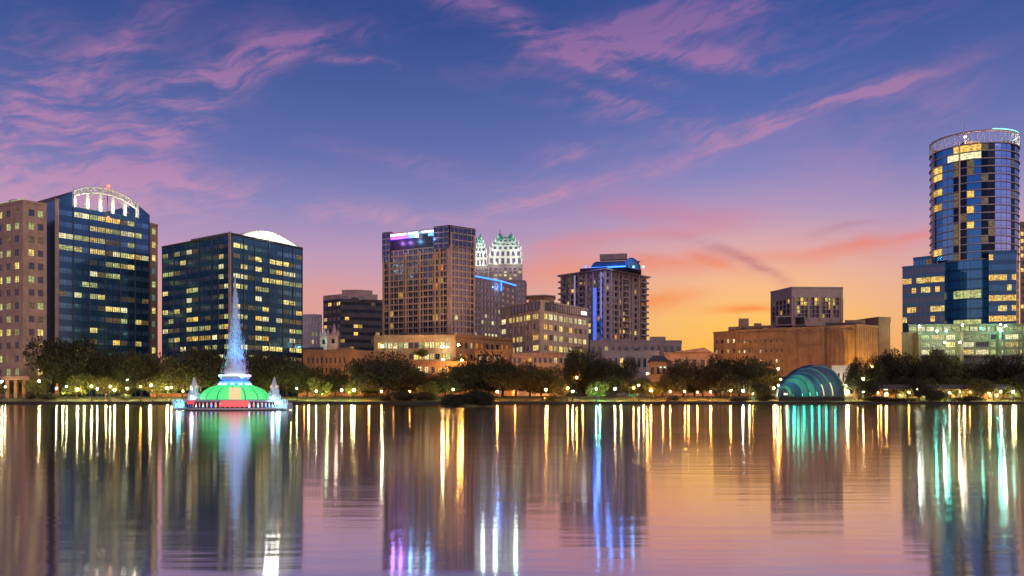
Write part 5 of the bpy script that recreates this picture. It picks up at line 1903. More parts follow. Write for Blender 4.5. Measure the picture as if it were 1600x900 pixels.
# ================================================================== ISLAND BUSH, SHRUBS AND TREES
def crown_mesh(name, seed, nleaf, lobes, mat, leaf=0.045, flat=0.75):
    r = np.random.RandomState(seed)
    C_, Rd = [], []
    for k in range(lobes):
        a = r.uniform(0, 2 * pi)
        d = r.uniform(0.1, 0.66) if k else 0
        z = 0.56 + r.uniform(-0.26, 0.20) * (1 - 0.5 * d)
        z -= 0.10 * d
        C_.append((cos(a) * d, sin(a) * d, z))
        Rd.append(r.uniform(0.24, 0.40) * (1.25 if k == 0 else 1))
    C_, Rd = np.array(C_), np.array(Rd)
    pk = Rd ** 2 / (Rd ** 2).sum()
    idx = r.choice(lobes, nleaf, p=pk)
    v = r.normal(size=(nleaf, 3))
    v /= np.linalg.norm(v, axis=1)[:, None]
    rad = Rd[idx] * (0.35 + 0.65 * r.uniform(0, 1, nleaf) ** 0.45)
    rad *= 1 + 0.13 * np.sin(v[:, 0] * 9 + idx) * np.sin(v[:, 2] * 11 + idx * 2)
    p = C_[idx] + v * rad[:, None] * np.array([1, 1, 0.72])
    p[:, 2] = np.maximum(p[:, 2], 0.14 + 0.1 * r.uniform(0, 1, nleaf))
    # normalise height to 1
    p[:, 2] *= 1.0 / np.percentile(p[:, 2], 99.6)
    p[:, :2] /= np.percentile(np.abs(p[:, :2]), 97.0)
    a = r.normal(size=(nleaf, 3))
    a /= np.linalg.norm(a, axis=1)[:, None]
    b2_ = np.cross(a, r.normal(size=(nleaf, 3)))
    b2_ /= np.linalg.norm(b2_, axis=1)[:, None]
    s = leaf * r.uniform(0.5, 1.3, nleaf)[:, None]
    V = np.stack([p - a * s, p + b2_ * s * 0.6, p + a * s, p - b2_ * s * 0.6], 1).reshape(-1, 3)
    me = bpy.data.meshes.new(name)
    me.vertices.add(len(V))
    me.vertices.foreach_set('co', V.ravel())
    me.loops.add(nleaf * 4)
    me.loops.foreach_set('vertex_index', np.arange(nleaf * 4))
    me.polygons.add(nleaf)
    me.polygons.foreach_set('loop_start', np.arange(0, nleaf * 4, 4))
    me.materials.append(MATS[mat])
    me.update()
    me.validate()
    return me, C_


def trunk_mesh(name, seed, C_, top=0.45):
    r = random.Random(seed)
    mm = MB()
    mm.beam((0, 0, -0.03), (0.01, 0, 0.20), 0.055, 'bark', 0.04, 8)
    for k in range(min(6, len(C_))):
        c = C_[k]
        mid = (c[0] * 0.45, c[1] * 0.45, 0.20 + (c[2] - 0.2) * 0.55)
        mm.beam((0.01, 0, 0.18), mid, 0.030, 'bark', 0.02, 6)
        mm.beam(mid, (c[0], c[1], c[2]), 0.02, 'bark', 0.008, 5)
        mm.beam(mid, (c[0] * 0.6 + r.uniform(-.15, .15), c[1] * 0.6 + r.uniform(-.15, .15), min(0.9, c[2] + 0.12)), 0.015, 'bark', 0.006, 5)
    return mm.mesh(name)


OAK = []
for k in range(5):
    me, C_ = crown_mesh('crown', 20 + k, 7500, 16, 'leaf_dark', 0.036)
    OAK.append((trunk_mesh('trunk', k, C_), me))
OLIVE = []
for k in range(4):
    me, C_ = crown_mesh('crown', 50 + k, 6000, 14, 'leaf_olive', 0.038)
    OLIVE.append((trunk_mesh('trunk', 9 + k, C_), me))
BRIGHT = []
for k in range(3):
    me, C_ = crown_mesh('crown', 80 + k, 2400, 8, 'leaf_bright', 0.055)
    BRIGHT.append((trunk_mesh('trunk', 19 + k, C_), me))
SETS = {'oak': OAK, 'olive': OLIVE, 'bright': BRIGHT}
cnt = {'n': 0}


def tree(px, ytop, hwpx, D, kind, label, group='trees along the far lake shore', ybase=None, name=None):
    c = P2(px, D)
    zb = ground_z(D) if ybase is None else Zat(ybase, D)
    h = Zat(ytop, D) - zb
    w_ = hwpx / F * D
    root = empty(name or {'oak': 'oak_tree', 'olive': 'oak_tree', 'bright': 'small_tree'}[kind], (c[0], c[1], zb), label, 'tree', group)
    cnt['n'] += 1
    tm, cm_ = SETS[kind][cnt['n'] % len(SETS[kind])]
    w_ *= 1.15
    root.scale = (w_, w_ * 0.8, h)
    root.rotation_euler = (0, 0, rnd.uniform(0, 2 * pi))
    for nm, me in (('trunk', tm), ('crown', cm_)):
        o = bpy.data.objects.new(nm, me)
        COL.objects.link(o)
        o.parent = root
    return root


TREES = [
    (98, 527, 50, 432, 'oak', 'tall dark oak in front of the stone wing at the far left'),
    (150, 545, 34, 436, 'oak', 'dark oak right of the tallest left oak, before the blue glass block'),
    (186, 549, 32, 440, 'olive', 'olive green tree under the middle of the blue glass block'),
    (222, 553, 30, 436, 'olive', 'rusty lit tree under the right end of the blue glass block'),
    (262, 556, 26, 442, 'olive', 'olive tree in the gap between the two glass blocks'),
    (314, 543, 42, 428, 'oak', 'broad dark oak left of the fountain jet'),
    (285, 560, 28, 424, 'olive', 'rounded olive tree just left of the broad oak by the fountain'),
    (347, 562, 24, 430, 'olive', 'low olive tree directly behind the green dome'),
    (412, 550, 36, 434, 'oak', 'dark oak right of the fountain jet'),
    (448, 556, 30, 430, 'oak', 'dark oak under the right corner of the dark glass block'),
    (395, 572, 22, 424, 'olive', 'small olive tree right behind the dome'),
    (480, 575, 20, 430, 'oak', 'low dark tree at the left end of the orange brick building'),
    (524, 577, 20, 428, 'oak', 'round dark tree in front of the orange brick building'),
    (500, 590, 18, 418, 'bright', 'small yellow green tree lit by lamps near the orange wall'),
    (606, 552, 50, 422, 'oak', 'largest black oak in front of the low orange buildings'),
    (570, 562, 26, 426, 'oak', 'dark oak on the left flank of the largest black oak'),
    (650, 575, 26, 428, 'oak', 'dark oak on the right flank of the largest black oak'),
    (695, 580, 24, 424, 'oak', 'dark tree between the largest oak and the shore island'),
    (728, 567, 30, 430, 'oak', 'dark oak rising behind the shore island'),
    (764, 551, 38, 436, 'oak', 'tall dark oak just right of the shore island'),
    (806, 568, 34, 424, 'oak', 'wide black oak below the cream office'),
    (845, 573, 30, 426, 'oak', 'black oak second right of the shore island'),
    (880, 590, 20, 416, 'olive', 'small olive tree beside an orange lamp in the centre right'),
    (902, 544, 24, 452, 'oak', 'dark round tree standing behind, right of the cream office'),
    (930, 551, 22, 450, 'oak', 'dark tree at the foot of the blue roofed tower'),
    (962, 560, 26, 446, 'oak', 'dark tree between the green lamp and the small hipped house'),
    (960, 586, 22, 424, 'oak', 'low dark tree right of the green lamp'),
    (1000, 590, 18, 424, 'olive', 'low olive tree by the bright lamp in the centre right'),
    (1050, 586, 20, 418, 'oak', 'small round dark tree standing alone near the water'),
    (1068, 563, 36, 440, 'oak', 'spreading dark tree below the orange lit hall'),
    (1098, 570, 34, 432, 'oak', 'dark oak below the left wing of the theatre'),
    (1126, 556, 15, 440, 'oak', 'narrow pointed dark tree at the left wing of the theatre'),
    (1140, 585, 26, 422, 'oak', 'low dark tree left of the bandshell trees'),
    (1172, 559, 34, 438, 'oak', 'tall dark oak before the windowed part of the theatre'),
    (1202, 573, 28, 432, 'olive', 'olive tree just left of the bandshell'),
    (1184, 598, 22, 410, 'oak', 'low dark spreading tree at the water left of the bandshell'),
    (1338, 561, 16, 424, 'oak', 'first round tree right of the bandshell'),
    (1364, 557, 17, 426, 'oak', 'second round tree right of the bandshell'),
    (1392, 547, 22, 432, 'oak', 'taller dark tree third right of the bandshell'),
    (1424, 556, 20, 436, 'oak', 'dark tree at the left corner of the lit podium'),
    (1466, 548, 26, 430, 'olive', 'green tinged tree in front of the lit podium'),
    (1448, 566, 22, 424, 'oak', 'dark tree on the left of the green tinged tree'),
    (1508, 566, 24, 432, 'olive', 'olive tree below the centre of the lit podium'),
    (1548, 557, 32, 430, 'oak', 'broad dark tree below the right part of the podium'),
    (1590, 556, 30, 426, 'oak', 'broad dark tree cut by the right edge of the view'),
    (1400, 588, 34, 418, 'oak', 'low dark tree with flat crown under the round trees at right'),
    (1345, 590, 24, 420, 'oak', 'low dark tree just right of the bandshell foot'),
    (20, 596, 20, 424, 'olive', 'small olive tree by the entrance at the left edge'),
    (60, 590, 16, 420, 'bright', 'small green tree by the corner of the stone wing'),
    (120, 584, 24, 418, 'bright', 'yellow green lit tree under the tall left oak'),
    (165, 588, 22, 418, 'bright', 'yellow green lit tree right of the lamp cluster at left'),
    (245, 586, 24, 420, 'bright', 'yellow green lit tree left of the fountain pylon'),
    (200, 590, 20, 422, 'olive', 'small rusty tree between lit lawn trees at left'),
    (548, 596, 14, 416, 'bright', 'small lit tree beside the pair of white lamps'),
    (668, 596, 16, 418, 'bright', 'small lit tree left of the shore island'),
    (935, 596, 14, 414, 'bright', 'small green lit tree at the green lamp'),
    (1020, 598, 14, 416, 'bright', 'small golden lit tree near the bright centre right lamp'),
    (1225, 590, 12, 432, 'bright', 'small golden lit tree behind the low end of the bandshell'),
    (1500, 590, 22, 418, 'bright', 'golden lit tree above the long roof at right'),
    (1568, 590, 24, 420, 'bright', 'golden lit tree near the right edge'),
    (1448, 592, 18, 414, 'bright', 'golden lit tree left of the black umbrella shaped bush'),
]
TREES += [
    (1352, 592, 22, 407, 'oak', 'low black tree at the water right of the bandshell'),
    (1436, 594, 20, 407, 'oak', 'low black tree at the water left of the umbrella shaped bush'),
    (1526, 592, 24, 408, 'olive', 'low olive tree before the flat pavilion roof'),
    (1596, 588, 22, 407, 'oak', 'low black tree at the water by the right edge'),
    (5, 588, 26, 440, 'olive', 'olive tree cut by the left edge behind the entrance'),
    (128, 556, 30, 446, 'oak', 'dark tree filling the gap behind the tallest left oak'),
    (205, 562, 34, 448, 'oak', 'dark backdrop tree under the centre of the blue glass block'),
    (240, 568, 28, 448, 'olive', 'olive backdrop tree below the stone stair tower'),
    (340, 572, 30, 446, 'oak', 'dark backdrop tree left behind the fountain dome'),
    (378, 566, 30, 450, 'oak', 'dark backdrop tree right behind the fountain jet'),
    (430, 572, 34, 446, 'oak', 'dark backdrop tree between the jet and the orange brick building'),
    (462, 584, 24, 440, 'olive', 'olive backdrop tree at the foot of the dark glass block corner'),
    (506, 586, 26, 442, 'oak', 'low backdrop tree at the left half of the orange brick building'),
    (590, 584, 34, 440, 'oak', 'dense low tree under the largest black oak'),
    (632, 584, 34, 438, 'oak', 'dense low tree right of the trunk of the largest oak'),
    (676, 590, 30, 438, 'oak', 'dense low tree before the two orange street lamps'),
    (744, 575, 36, 442, 'oak', 'backdrop tree linking the oaks behind the island'),
    (785, 575, 36, 442, 'oak', 'backdrop tree under the cream office left corner'),
    (828, 588, 30, 440, 'oak', 'low backdrop tree under the cream office middle'),
    (866, 592, 26, 438, 'olive', 'low olive backdrop tree under the cream office right end'),
    (915, 575, 30, 458, 'oak', 'dark backdrop tree left above the green lamp'),
    (985, 592, 26, 440, 'olive', 'low olive backdrop tree by the peaked kiosk'),
    (1035, 594, 26, 436, 'olive', 'low olive backdrop tree below the small hipped house'),
    (1085, 586, 34, 446, 'oak', 'dense backdrop tree below the orange lit hall'),
    (1118, 582, 34, 444, 'oak', 'dense backdrop tree below the theatre left wing'),
    (1155, 578, 34, 446, 'oak', 'dense backdrop tree below the theatre windows'),
    (1196, 588, 26, 444, 'oak', 'low backdrop tree touching the bandshell left end'),
    (1375, 578, 30, 446, 'oak', 'dense backdrop tree between the round trees at right'),
    (1412, 576, 30, 446, 'oak', 'dense backdrop tree at the left end of the lit podium'),
    (1485, 580, 30, 446, 'olive', 'olive backdrop tree before the podium decks'),
    (1528, 576, 32, 446, 'olive', 'olive backdrop tree right of the podium centre'),
    (1572, 574, 32, 446, 'oak', 'dense backdrop tree near the right edge'),
]
for args in TREES:
    tree(*args)
tree(660, 545, 14, 488, 'bright', 'small green lit tree on the podium terrace under the brown tower', 'trees on building terraces', 560)
tree(720, 556, 16, 478, 'olive', 'dark bushy tree on the terrace beside the orange street lamp', 'trees on building terraces', 575)

# bushes
BUSH = []
for k in range(3):
    me, C_ = crown_mesh('foliage', 120 + k, 3000, 10, 'leaf_dark', 0.06)
    BUSH.append(me)


def bush(px, ytop, hwpx, D, label, ybase=None, group='shrubs along the shore'):
    c = P2(px, D)
    zb = ground_z(D) if ybase is None else Zat(ybase, D)
    h = Zat(ytop, D) - zb
    w_ = hwpx / F * D
    root = empty('shrub', (c[0], c[1], zb - h * 0.2), label, 'shrub', group)
    root.scale = (w_, w_ * 0.7, h * 1.2)
    root.rotation_euler = (0, 0, rnd.uniform(0, 6))
    cnt['n'] += 1
    o = bpy.data.objects.new('foliage', BUSH[cnt['n'] % 3])
    COL.objects.link(o)
    o.parent = root
    s_ = MB()
    for a in (-.3, .0, .3):
        s_.beam((0, 0, 0.05), (a, a * .5, 0.6), 0.02, 'bark', 0.01, 5)
    o2 = bpy.data.objects.new('stem', s_.mesh('stem'))
    COL.objects.link(o2)
    o2.parent = root


isl = MB()
ic = P2(731, 254)
isl.lathe(*ic, [(8.2, -0.6), (7.8, 0.1), (6.5, 0.55), (3, 0.9), (0.05, 1.0)], 'lawn', 24, sy=0.6)
tag(isl.build('island', smooth=True), kind='structure')
bush(716, 615, 26, 254, 'black bush on the left of the small shore island', 634, 'bushes on the island')
bush(737, 610, 32, 255, 'tallest black bush in the middle of the small island', 634, 'bushes on the island')
bush(757, 617, 20, 253, 'low black bush on the right of the small island', 634, 'bushes on the island')
bush(706, 622, 18, 251, 'lowest black bush at the left tip of the small island', 635, 'bushes on the island')
for px, yt, hw_, D_, lab in (
    (630, 611, 26, 408, 'wide dark clipped shrub left of the island'), (660, 613, 20, 409, 'dark shrub next to the wide clipped shrub left of the island'), (600, 615, 14, 410, 'small dark shrub under the largest oak'),
    (75, 614, 22, 412, 'dark low shrub at the corner of the stone wing'), (50, 611, 12, 414, 'round dark shrub by the left entrance'),
    (1466, 609, 17, 405, 'black umbrella shaped bush at the water on the right'), (1510, 619, 24, 404, 'low black hedge like shrub right of the umbrella shaped bush'),
    (1365, 619, 22, 405, 'low dark shrub on the bank right of the bandshell'), (1400, 622, 26, 404, 'flat dark shrub on the bank below the long roof'), (1195, 617, 14, 406, 'dark shrub at the water left of the bandshell'),
    (1160, 620, 16, 404, 'low dark shrub at the water under the theatre'), (1050, 617, 9, 408, 'small dark shrub beneath the lone round tree'),
    (195, 615, 10, 412, 'small shrub among the lamps left of the fountain'), (862, 617, 14, 410, 'small shrub below the cream office by the water')):
    bush(px, yt, hw_, D_, lab)

# ================================================================== LAMPS
LAMPMESH = {}


def park_lamp(px, y, D, col, label, r=0.34, arm=False):
    c = P2(px, D)
    zb = ground_z(D)
    zt_ = Zat(y, D)
    root = empty('park_lamp', (c[0], c[1], zb), label, 'lamp post', 'lamp posts around the lake')
    H = max(1.5, zt_ - zb)
    key = (col, round(r, 2))
    if key not in LAMPMESH:
        m_ = MB()
        m_.lathe(0, 0, [(0.01, -r), (r * .7, -r * .7), (r, 0), (r * .7, r * .7), (0.01, r)], col, 8)
        LAMPMESH[key] = m_.mesh('globe')
    if 'pole' not in LAMPMESH:
        m_ = MB()
        m_.lathe(0, 0, [(0.13, 0), (0.08, 0.1), (0.06, 1.0)], 'metal_dark', 8)
        LAMPMESH['pole'] = m_.mesh('pole')
        m_ = MB()
        m_.lathe(0, 0, [(0.28, 0), (0.28, 0.3), (0.16, 0.5), (0.14, 0.55)], 'metal_dark', 8)
        LAMPMESH['base'] = m_.mesh('base')
        m_ = MB()
        m_.lathe(0, 0, [(0.20, 0), (0.30, 0.10), (0.02, 0.30)], 'metal_dark', 8)
        LAMPMESH['cap'] = m_.mesh('cap')
    for nm, me, z, sc in (('globe', LAMPMESH[key], H, (1, 1, 1)), ('pole', LAMPMESH['pole'], 0.3, (1, 1, H - 0.35 - r * .8)), ('base', LAMPMESH['base'], 0, (1, 1, 1)), ('cap', LAMPMESH['cap'], H + r * .9, (1, 1, 1))):
        o = bpy.data.objects.new(nm, me)
        COL.objects.link(o)
        o.parent = root
        o.location = (0, 0, z)
        o.scale = sc


W_, C_, O_, G_ = 'lamp_white', 'lamp_cool', 'lamp_orange', 'lamp_green'
LAMPS = [(3, 596, 414, W_), (8, 604.5, 408, W_), (61, 595.5, 412, W_), (88, 607, 410, C_), (104, 604, 408, W_), (118, 594, 432, W_), (121, 608.5, 416, W_), (143, 603.5, 406, W_), (152, 607.5, 412, C_),
         (158, 592.5, 434, O_), (172, 604, 406, W_), (179, 609.5, 414, W_), (199, 607, 408, W_), (199, 593.5, 432, C_), (219.5, 604.5, 406, O_), (236, 602, 412, C_), (261, 606.5, 414, W_), (267.5, 605, 406, W_), (286, 611, 410, O_), (299, 607, 412, C_),
         (463.5, 607, 406, W_), (494, 611, 408, C_), (534, 609.5, 406, C_), (553, 609.5, 406, W_), (596, 611.5, 408, O_), (708, 608.5, 408, W_), (777, 612, 410, O_),
         (853, 609, 410, O_), (887, 606.5, 408, O_), (895, 611.5, 412, W_), (931.5, 607.5, 405, G_), (961, 607.5, 405, W_), (998, 602, 405, W_), (1017, 610, 410, O_), (990, 606, 420, O_), (1047, 612, 414, O_), (1070, 611.5, 410, O_), (1090, 612.5, 416, O_), (1110, 612, 412, O_), (1142, 610.5, 410, O_), (1161, 610.5, 406, C_), (1176, 615, 410, O_), (1220, 592.5, 424, O_), (1209, 606.5, 412, O_), (1216, 602, 410, C_),
         (1322, 603, 412, W_), (1325, 612, 408, W_), (1349, 592, 418, W_), (1349, 612, 408, C_), (1372, 614, 414, O_), (1385, 615, 412, O_), (1433, 609, 410, W_), (1420, 613, 412, O_), (1484, 614, 408, W_), (1500, 612, 414, W_), (1530, 610.5, 412, W_), (1545, 614, 416, O_), (1564, 612, 408, C_), (1583, 612.5, 406, W_), (1598, 611, 410, O_), (1567, 590, 430, W_), (1515, 612, 410, O_), (1412, 600, 440, W_),
         (1475, 602, 440, O_), (640, 612, 420, O_)]
marks = [(0, 'left edge of the view'), (73, 'corner of the tan stone wing'), (246, 'gap between the two glass blocks'), (367, 'fountain jet'), (520, 'church spire'), (620, 'largest black oak'), (731, 'small bush island'), (845, 'corner of the cream office'), (1010, 'blue roofed tower'), (1120, 'left wing of the theatre'), (1265, 'bandshell'), (1410, 'left side of the round tower'), (1523, 'middle of the round tower')]
ords = 'first second third fourth fifth sixth seventh eighth ninth tenth eleventh twelfth thirteenth fourteenth fifteenth sixteenth seventeenth eighteenth nineteenth twentieth'.split()
seen_ = {}
for (px, y, D_, col) in sorted(LAMPS):
    mk = [m_ for m_ in marks if m_[0] <= px][-1]
    seen_[mk[1]] = seen_.get(mk[1], 0) + 1
    cn = {W_: 'warm white', C_: 'cool white', O_: 'orange', G_: 'bright green'}[col]
    park_lamp(px, y, D_, col, f'{cn} globe lamp post, {ords[seen_[mk[1]] - 1]} lamp right of the {mk[1]}', r=[0.26, 0.36, 0.30, 0.43][int(px * 7) % 4])

# street lamps high behind the trees, a row of them added
for px, y, D_, col, lab in ((716, 539, 486, 'lamp_orange', 'tall street lamp with orange glare on the terrace below the brown tower'), (692, 562, 462, 'lamp_orange', 'left one of two orange street lamps above the dark oaks'),
                       (721, 563, 462, 'lamp_orange', 'right one of two orange street lamps above the dark oaks'), (597, 541, 494, 'lamp_cool', 'white flood lamp at the left end of the garage podium'),
                       (691, 542, 494, 'lamp_cool', 'white flood lamp in the middle of the garage podium'),
                       (100, 590, 446, 'lamp_orange', 'added street lamp behind the tallest left oak'), (212, 592, 448, 'lamp_orange', 'added street lamp below the middle of the blue glass block'), (330, 596, 450, 'lamp_white', 'added street lamp behind the trees left of the fountain jet'), (440, 594, 446, 'lamp_orange', 'added street lamp below the right corner of the dark glass block'),  # from here on: lamps added to light building bases and tree backs
                       (562, 586, 446, 'lamp_orange', 'added street lamp beside the brown kiosk left of the largest oak'), (770, 590, 452, 'lamp_orange', 'added street lamp behind the oaks right of the island'), (836, 582, 458, 'lamp_orange', 'added street lamp before the cream office corner'), (900, 590, 450, 'lamp_orange', 'added street lamp behind the oaks left of the green lamp'),
                       (1010, 584, 456, 'lamp_orange', 'added street lamp left of the small hipped house'), (1075, 580, 470, 'lamp_orange', 'added street lamp before the orange lit hall'), (1132, 574, 480, 'lamp_orange', 'added street lamp before the left wing of the theatre'), (1214, 576, 452, 'lamp_orange', 'added street lamp between theatre and bandshell left end'),
                       (1360, 573, 450, 'lamp_orange', 'added street lamp between the round trees at right'), (1404, 584, 452, 'lamp_white', 'added street lamp at the left corner of the lit podium'), (1490, 588, 452, 'lamp_white', 'added street lamp before the lit podium decks'), (1556, 586, 452, 'lamp_white', 'added street lamp below the right part of the podium')):
    c = P2(px, D_)
    z_ = Zat(y, D_)
    root = empty('street_lamp', (c[0], c[1], GZ), lab, 'street lamp', 'street lamps behind the trees')
    mm = MB()
    mm.beam((c[0], c[1], GZ), (c[0], c[1], z_ + 0.6), 0.16, 'metal_dark', 0.1)
    mm.beam((c[0], c[1], z_ + 0.6), (c[0] + 0.2, c[1] - 1.4, z_ + 0.75), 0.09, 'metal_dark')
    mm.build('pole', root)
    mm = MB()
    mm.lathe(c[0] + 0.2, c[1] - 1.5, [(0.01, z_ - .5), (0.5, z_ - .25), (0.5, z_ + .2), (0.01, z_ + .45)] if D_ > 460 and px in (716, 692, 721, 597, 691) else [(0.01, z_ - .4), (0.42, z_ - .2), (0.42, z_ + .16), (0.01, z_ + .36)], col, 8)
    mm.build('lamp_head', root)

# small uplights added on the lawn to brighten grass and crowns
for k, (px, D_, e_, col) in enumerate(((95, 414, 900, 0), (128, 412, 1100, 0), (162, 412, 900, 1), (195, 412, 1200, 0), (230, 412, 900, 1), (258, 414, 1000, 0), (300, 414, 900, 0), (330, 420, 500, 0), (415, 420, 500, 1), (450, 416, 800, 0),
                                 (478, 412, 900, 0), (508, 410, 1200, 0), (545, 410, 1100, 0), (572, 410, 900, 2), (650, 412, 700, 1), (700, 412, 800, 0), (800, 412, 400, 2), (850, 410, 800, 2), (905, 408, 700, 2), (932, 407, 1300, 3), (965, 408, 900, 0),
                                 (1000, 408, 900, 1), (1030, 408, 900, 2), (1070, 410, 900, 2), (1105, 410, 900, 2), (1135, 410, 800, 2), (1165, 408, 700, 1), (1205, 412, 1100, 1), (1335, 412, 800, 1), (1370, 410, 600, 2), (1425, 412, 800, 0), (1465, 412, 900, 0), (1500, 410, 900, 1), (1540, 410, 900, 0), (1580, 410, 900, 0))):
    cc = [(0.85, 0.95, 0.30), (1.0, 0.66, 0.22), (1.0, 0.42, 0.10), (0.25, 1.0, 0.45)][col]
    c = P2(px, D_)
    z_ = ground_z(D_)
    mm = MB()
    mm.lathe(0, 0, [(0.16, 0), (0.2, 0.35), (0.24, 0.5)], 'metal_dark', 8)
    mm.lathe(0, 0, [(0.22, 0.47), (0.02, 0.49)], 'led_tan', 8)
    o = bpy.data.objects.new('added_uplight', mm.mesh('added_uplight'))
    COL.objects.link(o)
    o.location = (c[0], c[1], z_)
    mk = [m_ for m_ in marks if m_[0] <= px][-1]
    seen_['g' + mk[1]] = seen_.get('g' + mk[1], 0) + 1
    tag(o, f'added tree uplight on the lawn, {ords[seen_["g" + mk[1]] - 1]} right of the {mk[1]}', 'ground light', 'added uplights on the lake lawn')
    lamp('SPOT', (c[0], c[1], z_ + 0.75), e_ * 4.5, cc, 0.25, (c[0], c[1] + 9, z_ + 10), 120, blend=0.8)
    lamp('POINT', (c[0] + 1.5, c[1] - 1.0, z_ + 2.6), e_ * 1.6, cc, 0.4)  # extra lamp without a fixture, added to light the lawn

# ================================================================== PARK FURNITURE
def thing_at(px, D):
    c = P2(px, D)
    return c, ground_z(D)


# orange lit low walls
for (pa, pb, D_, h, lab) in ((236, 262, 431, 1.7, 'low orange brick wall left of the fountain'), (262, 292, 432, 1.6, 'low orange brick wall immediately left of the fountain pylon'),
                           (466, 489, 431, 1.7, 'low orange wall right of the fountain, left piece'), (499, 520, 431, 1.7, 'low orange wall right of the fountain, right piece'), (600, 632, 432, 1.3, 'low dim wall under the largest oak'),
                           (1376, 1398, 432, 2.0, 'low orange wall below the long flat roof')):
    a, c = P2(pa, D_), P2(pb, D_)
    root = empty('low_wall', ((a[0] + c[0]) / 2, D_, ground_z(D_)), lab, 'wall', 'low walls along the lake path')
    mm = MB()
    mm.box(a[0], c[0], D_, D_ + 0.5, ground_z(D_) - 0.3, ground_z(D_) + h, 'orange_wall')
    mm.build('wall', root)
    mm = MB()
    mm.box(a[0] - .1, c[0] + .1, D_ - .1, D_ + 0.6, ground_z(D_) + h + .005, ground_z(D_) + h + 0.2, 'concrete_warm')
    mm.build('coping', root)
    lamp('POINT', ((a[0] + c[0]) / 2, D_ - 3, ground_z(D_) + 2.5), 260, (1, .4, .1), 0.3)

# long flat roofed pavilion on the right shore
a, c = P2(1334, 412), P2(1640, 412)
root = empty('long_pavilion', ((a[0] + c[0]) / 2, 412, 2.0), 'long flat dark roofed pavilion with lights beneath on the right shore', 'pavilion')
mm = MB()
mm.box(a[0], c[0], 409, 421, Zat(608, 412), Zat(601, 412), 'metal_dark', 'metal_dark')
mm.build('roof', root)
for k in range(9):
    px = 1340 + k * 34 + (k * 13) % 9
    p_ = P2(px, 411)
    mm = MB()
    mm.box(p_[0] - .25, p_[0] + .25, 409.5, 410, 1.6, Zat(608.05, 412), 'metal_dark')
    mm.build('post', root)
    mm = MB()
    mm.box(p_[0] + 1.2, p_[0] + 3.6, 413, 413.4, Zat(609.2, 412), Zat(608.1, 412), 'lit_white' if k % 2 else 'lit_orange')
    mm.build('ceiling_light', root)
mm = MB()
mm.box(a[0] + 3, c[0], 420.0, 420.5, 2.6, Zat(608.1, 412), 'stone_brown')
mm.build('back_wall', root)
for k in range(24):
    p_ = P2(1340 + k * 11.5, 419)
    mm = MB()
    mm.box(p_[0] - 1, p_[0] + 1, 419.7, 419.95, 3.3, 5.0, ['lit_orange', 'lit_gold', 'lit_green', 'lit_pale', 'lit_dim'][(k * 7) % 5])
    mm.build('shop_window', root)
# small monument
c, z = thing_at(1375, 408)
root = empty('monument', (c[0], c[1], z), 'small pale stone monument on the bank at right', 'monument')
mm = MB()
mm.box(c[0] - .6, c[0] + .6, c[1] - .6, c[1] + .6, z - 0.2, z + 0.9, 'white_stone')
mm.build('plinth', root)
mm = MB()
mm.lathe(*c, [(0.35, z + 0.9), (0.42, z + 1.8), (0.3, z + 2.3), (0.22, z + 2.6), (0.25, z + 2.9), (0.02, z + 3.15)], 'white_stone', 8)
mm.build('statue', root)
lamp('POINT', (c[0] - 1, c[1] - 2.5, z + 1.5), 60, (1, .8, .6), 0.2)
# little white tent-roof kiosk
for px, D_, lab in ((989, 436, 'small white peaked kiosk behind the bright centre right lamp'), (1180, 414, 'small green and white kiosk at the water left of the bandshell')):
    c, z = thing_at(px, D_)
    root = empty('kiosk', (c[0], c[1], z), lab, 'kiosk')
    mm = MB()
    for sx in (-2, 2):
        for sy_ in (-2, 2):
            mm = MB()
            mm.beam((c[0] + sx, c[1] + sy_, z), (c[0] + sx, c[1] + sy_, z + 2.6), 0.1, 'steel_white')
            mm.build('post', root)
    pass
    mm = MB()
    mm.prism([(c[0] - 2.6, c[1] - 2.6), (c[0] + 2.6, c[1] - 2.6), (c[0] + 2.6, c[1] + 2.6), (c[0] - 2.6, c[1] + 2.6)], z + 2.6, z + 4.2, 'steel_white', inset=3.3)
    mm.build('roof', root)
    mm = MB()
    mm.box(c[0] - 1.6, c[0] + 1.6, c[1] - 1.2, c[1] + 1.2, z, z + 1.1, 'copper_green')
    mm.build('counter', root)
    lamp('POINT', (c[0], c[1] - 1.5, z + 2.2), 250, (1, .85, .5), 0.2)
# mooring posts in the lake edge and a railing at left
for k, px in enumerate((143, 220, 238, 172, 823, 1043, 1455, 1577)):
    c = P2(px, 398.5)
    mm = MB()
    mm.lathe(0, 0, [(0.22, -1.5), (0.22, 1.9), (0.28, 1.95), (0.28, 2.1), (0.02, 2.2)], 'bark', 8)
    o = bpy.data.objects.new('mooring_post', mm.mesh('mooring_post'))
    COL.objects.link(o)
    o.location = (c[0], c[1], 0)
    mk = [m_ for m_ in marks if m_[0] <= px][-1]
    tag(o, f'dark mooring post, {["near one", "second one", "third one", "fourth one"][k % 4]} right of the {mk[1]}', 'post', 'posts at the water edge')

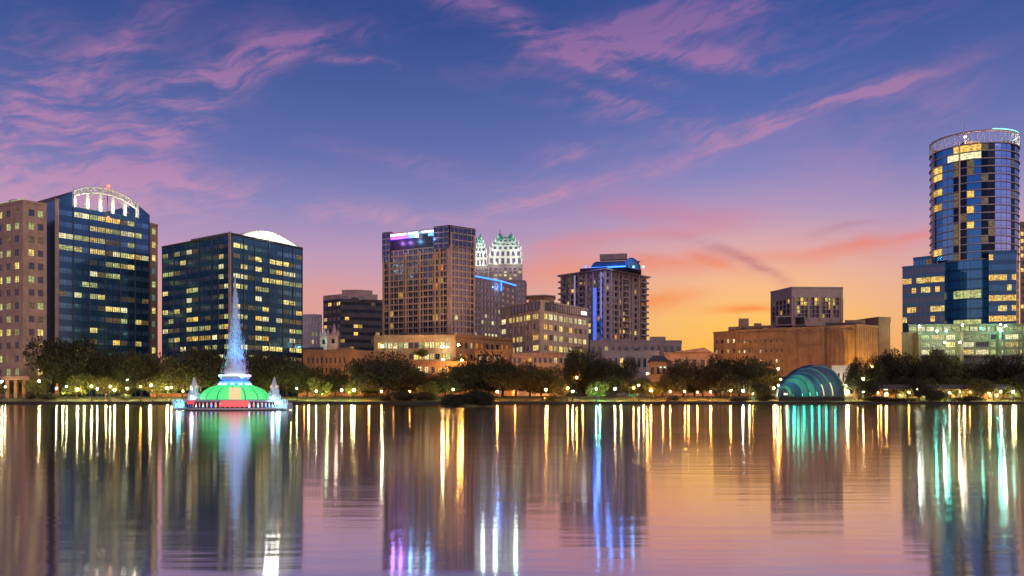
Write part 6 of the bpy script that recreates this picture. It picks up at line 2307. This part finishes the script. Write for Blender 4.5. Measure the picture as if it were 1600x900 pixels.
# reeds and rough grass on the foot of the bank
rg = random.Random(3)
mm = MB()
x = -330.0
while x < 330:
    x += rg.uniform(0.02, 0.16)
    if sin(x * 0.11) + sin(x * 0.37 + 1) * 0.7 + rg.uniform(-.6, .6) < -0.2:
        continue
    y = 401.3 + rg.uniform(0, 2.5)
    h = rg.uniform(0.25, 0.75) * (1.5 if sin(x * 0.05) > 0.6 else 1)
    z = ground_z(y)
    l = rg.uniform(-.2, .2)
    mm.face([(x - .07, y, z - .05), (x + .07, y, z - .05), (x + l, y + rg.uniform(-.1, .1), z + h)], 'leaf_olive')
tag(mm.build('bank_grass'), kind='stuff')

# railing on top of the lake wall at the left
ra, rb = P2(-40, 402)[0], P2(285, 402)[0]
root = empty('railing', ((ra + rb) / 2, 402, 1.1), 'thin metal railing along the path edge left of the fountain', 'railing')
for k in range(31):
    x = ra + (rb - ra) * k / 30
    mm = MB()
    mm.beam((x, 401.9, 1.0), (x, 401.9, 2.15), 0.06, 'mullion_pale', seg=5)
    mm.build('post', root)
for z in (1.6, 2.12):
    mm = MB()
    mm.beam((ra, 401.9, z), (rb, 401.9, z), 0.05, 'mullion_pale', seg=5)
    mm.build('rail', root)

# benches beside the lake path
bench0 = None
for k, (px, where) in enumerate(((25, 'below the stone wing entrance'), (132, 'under the tallest left oak lamps'), (184, 'below the blue glass block'), (250, 'just left of the fountain'), (476, 'right of the fountain'), (515, 'before the right orange wall'),
                             (585, 'under the largest black oak'), (905, 'left of the green lamp'), (975, 'right of the green lamp'), (1075, 'under the spreading tree before the hall'), (1120, 'before the theatre left wing'))):
    c, z = thing_at(px, 423)
    root = empty('park_bench', (c[0], c[1], z), f'dark park bench by the lake path {where}', 'bench', 'benches along the lake path')
    for nm, bx in (('seat', (-1, 1, -.25, .25, .42, .5)), ('backrest', (-1, 1, .22, .3, .55, 1.0)), ('leg', (-.9, -.8, -.2, .3, 0, .42)), ('leg', (.8, .9, -.2, .3, 0, .42))):
        mm = MB()
        mm.box(c[0] + bx[0], c[0] + bx[1], c[1] + bx[2], c[1] + bx[3], z + bx[4], z + bx[5], 'bark')
        mm.build(nm, root)
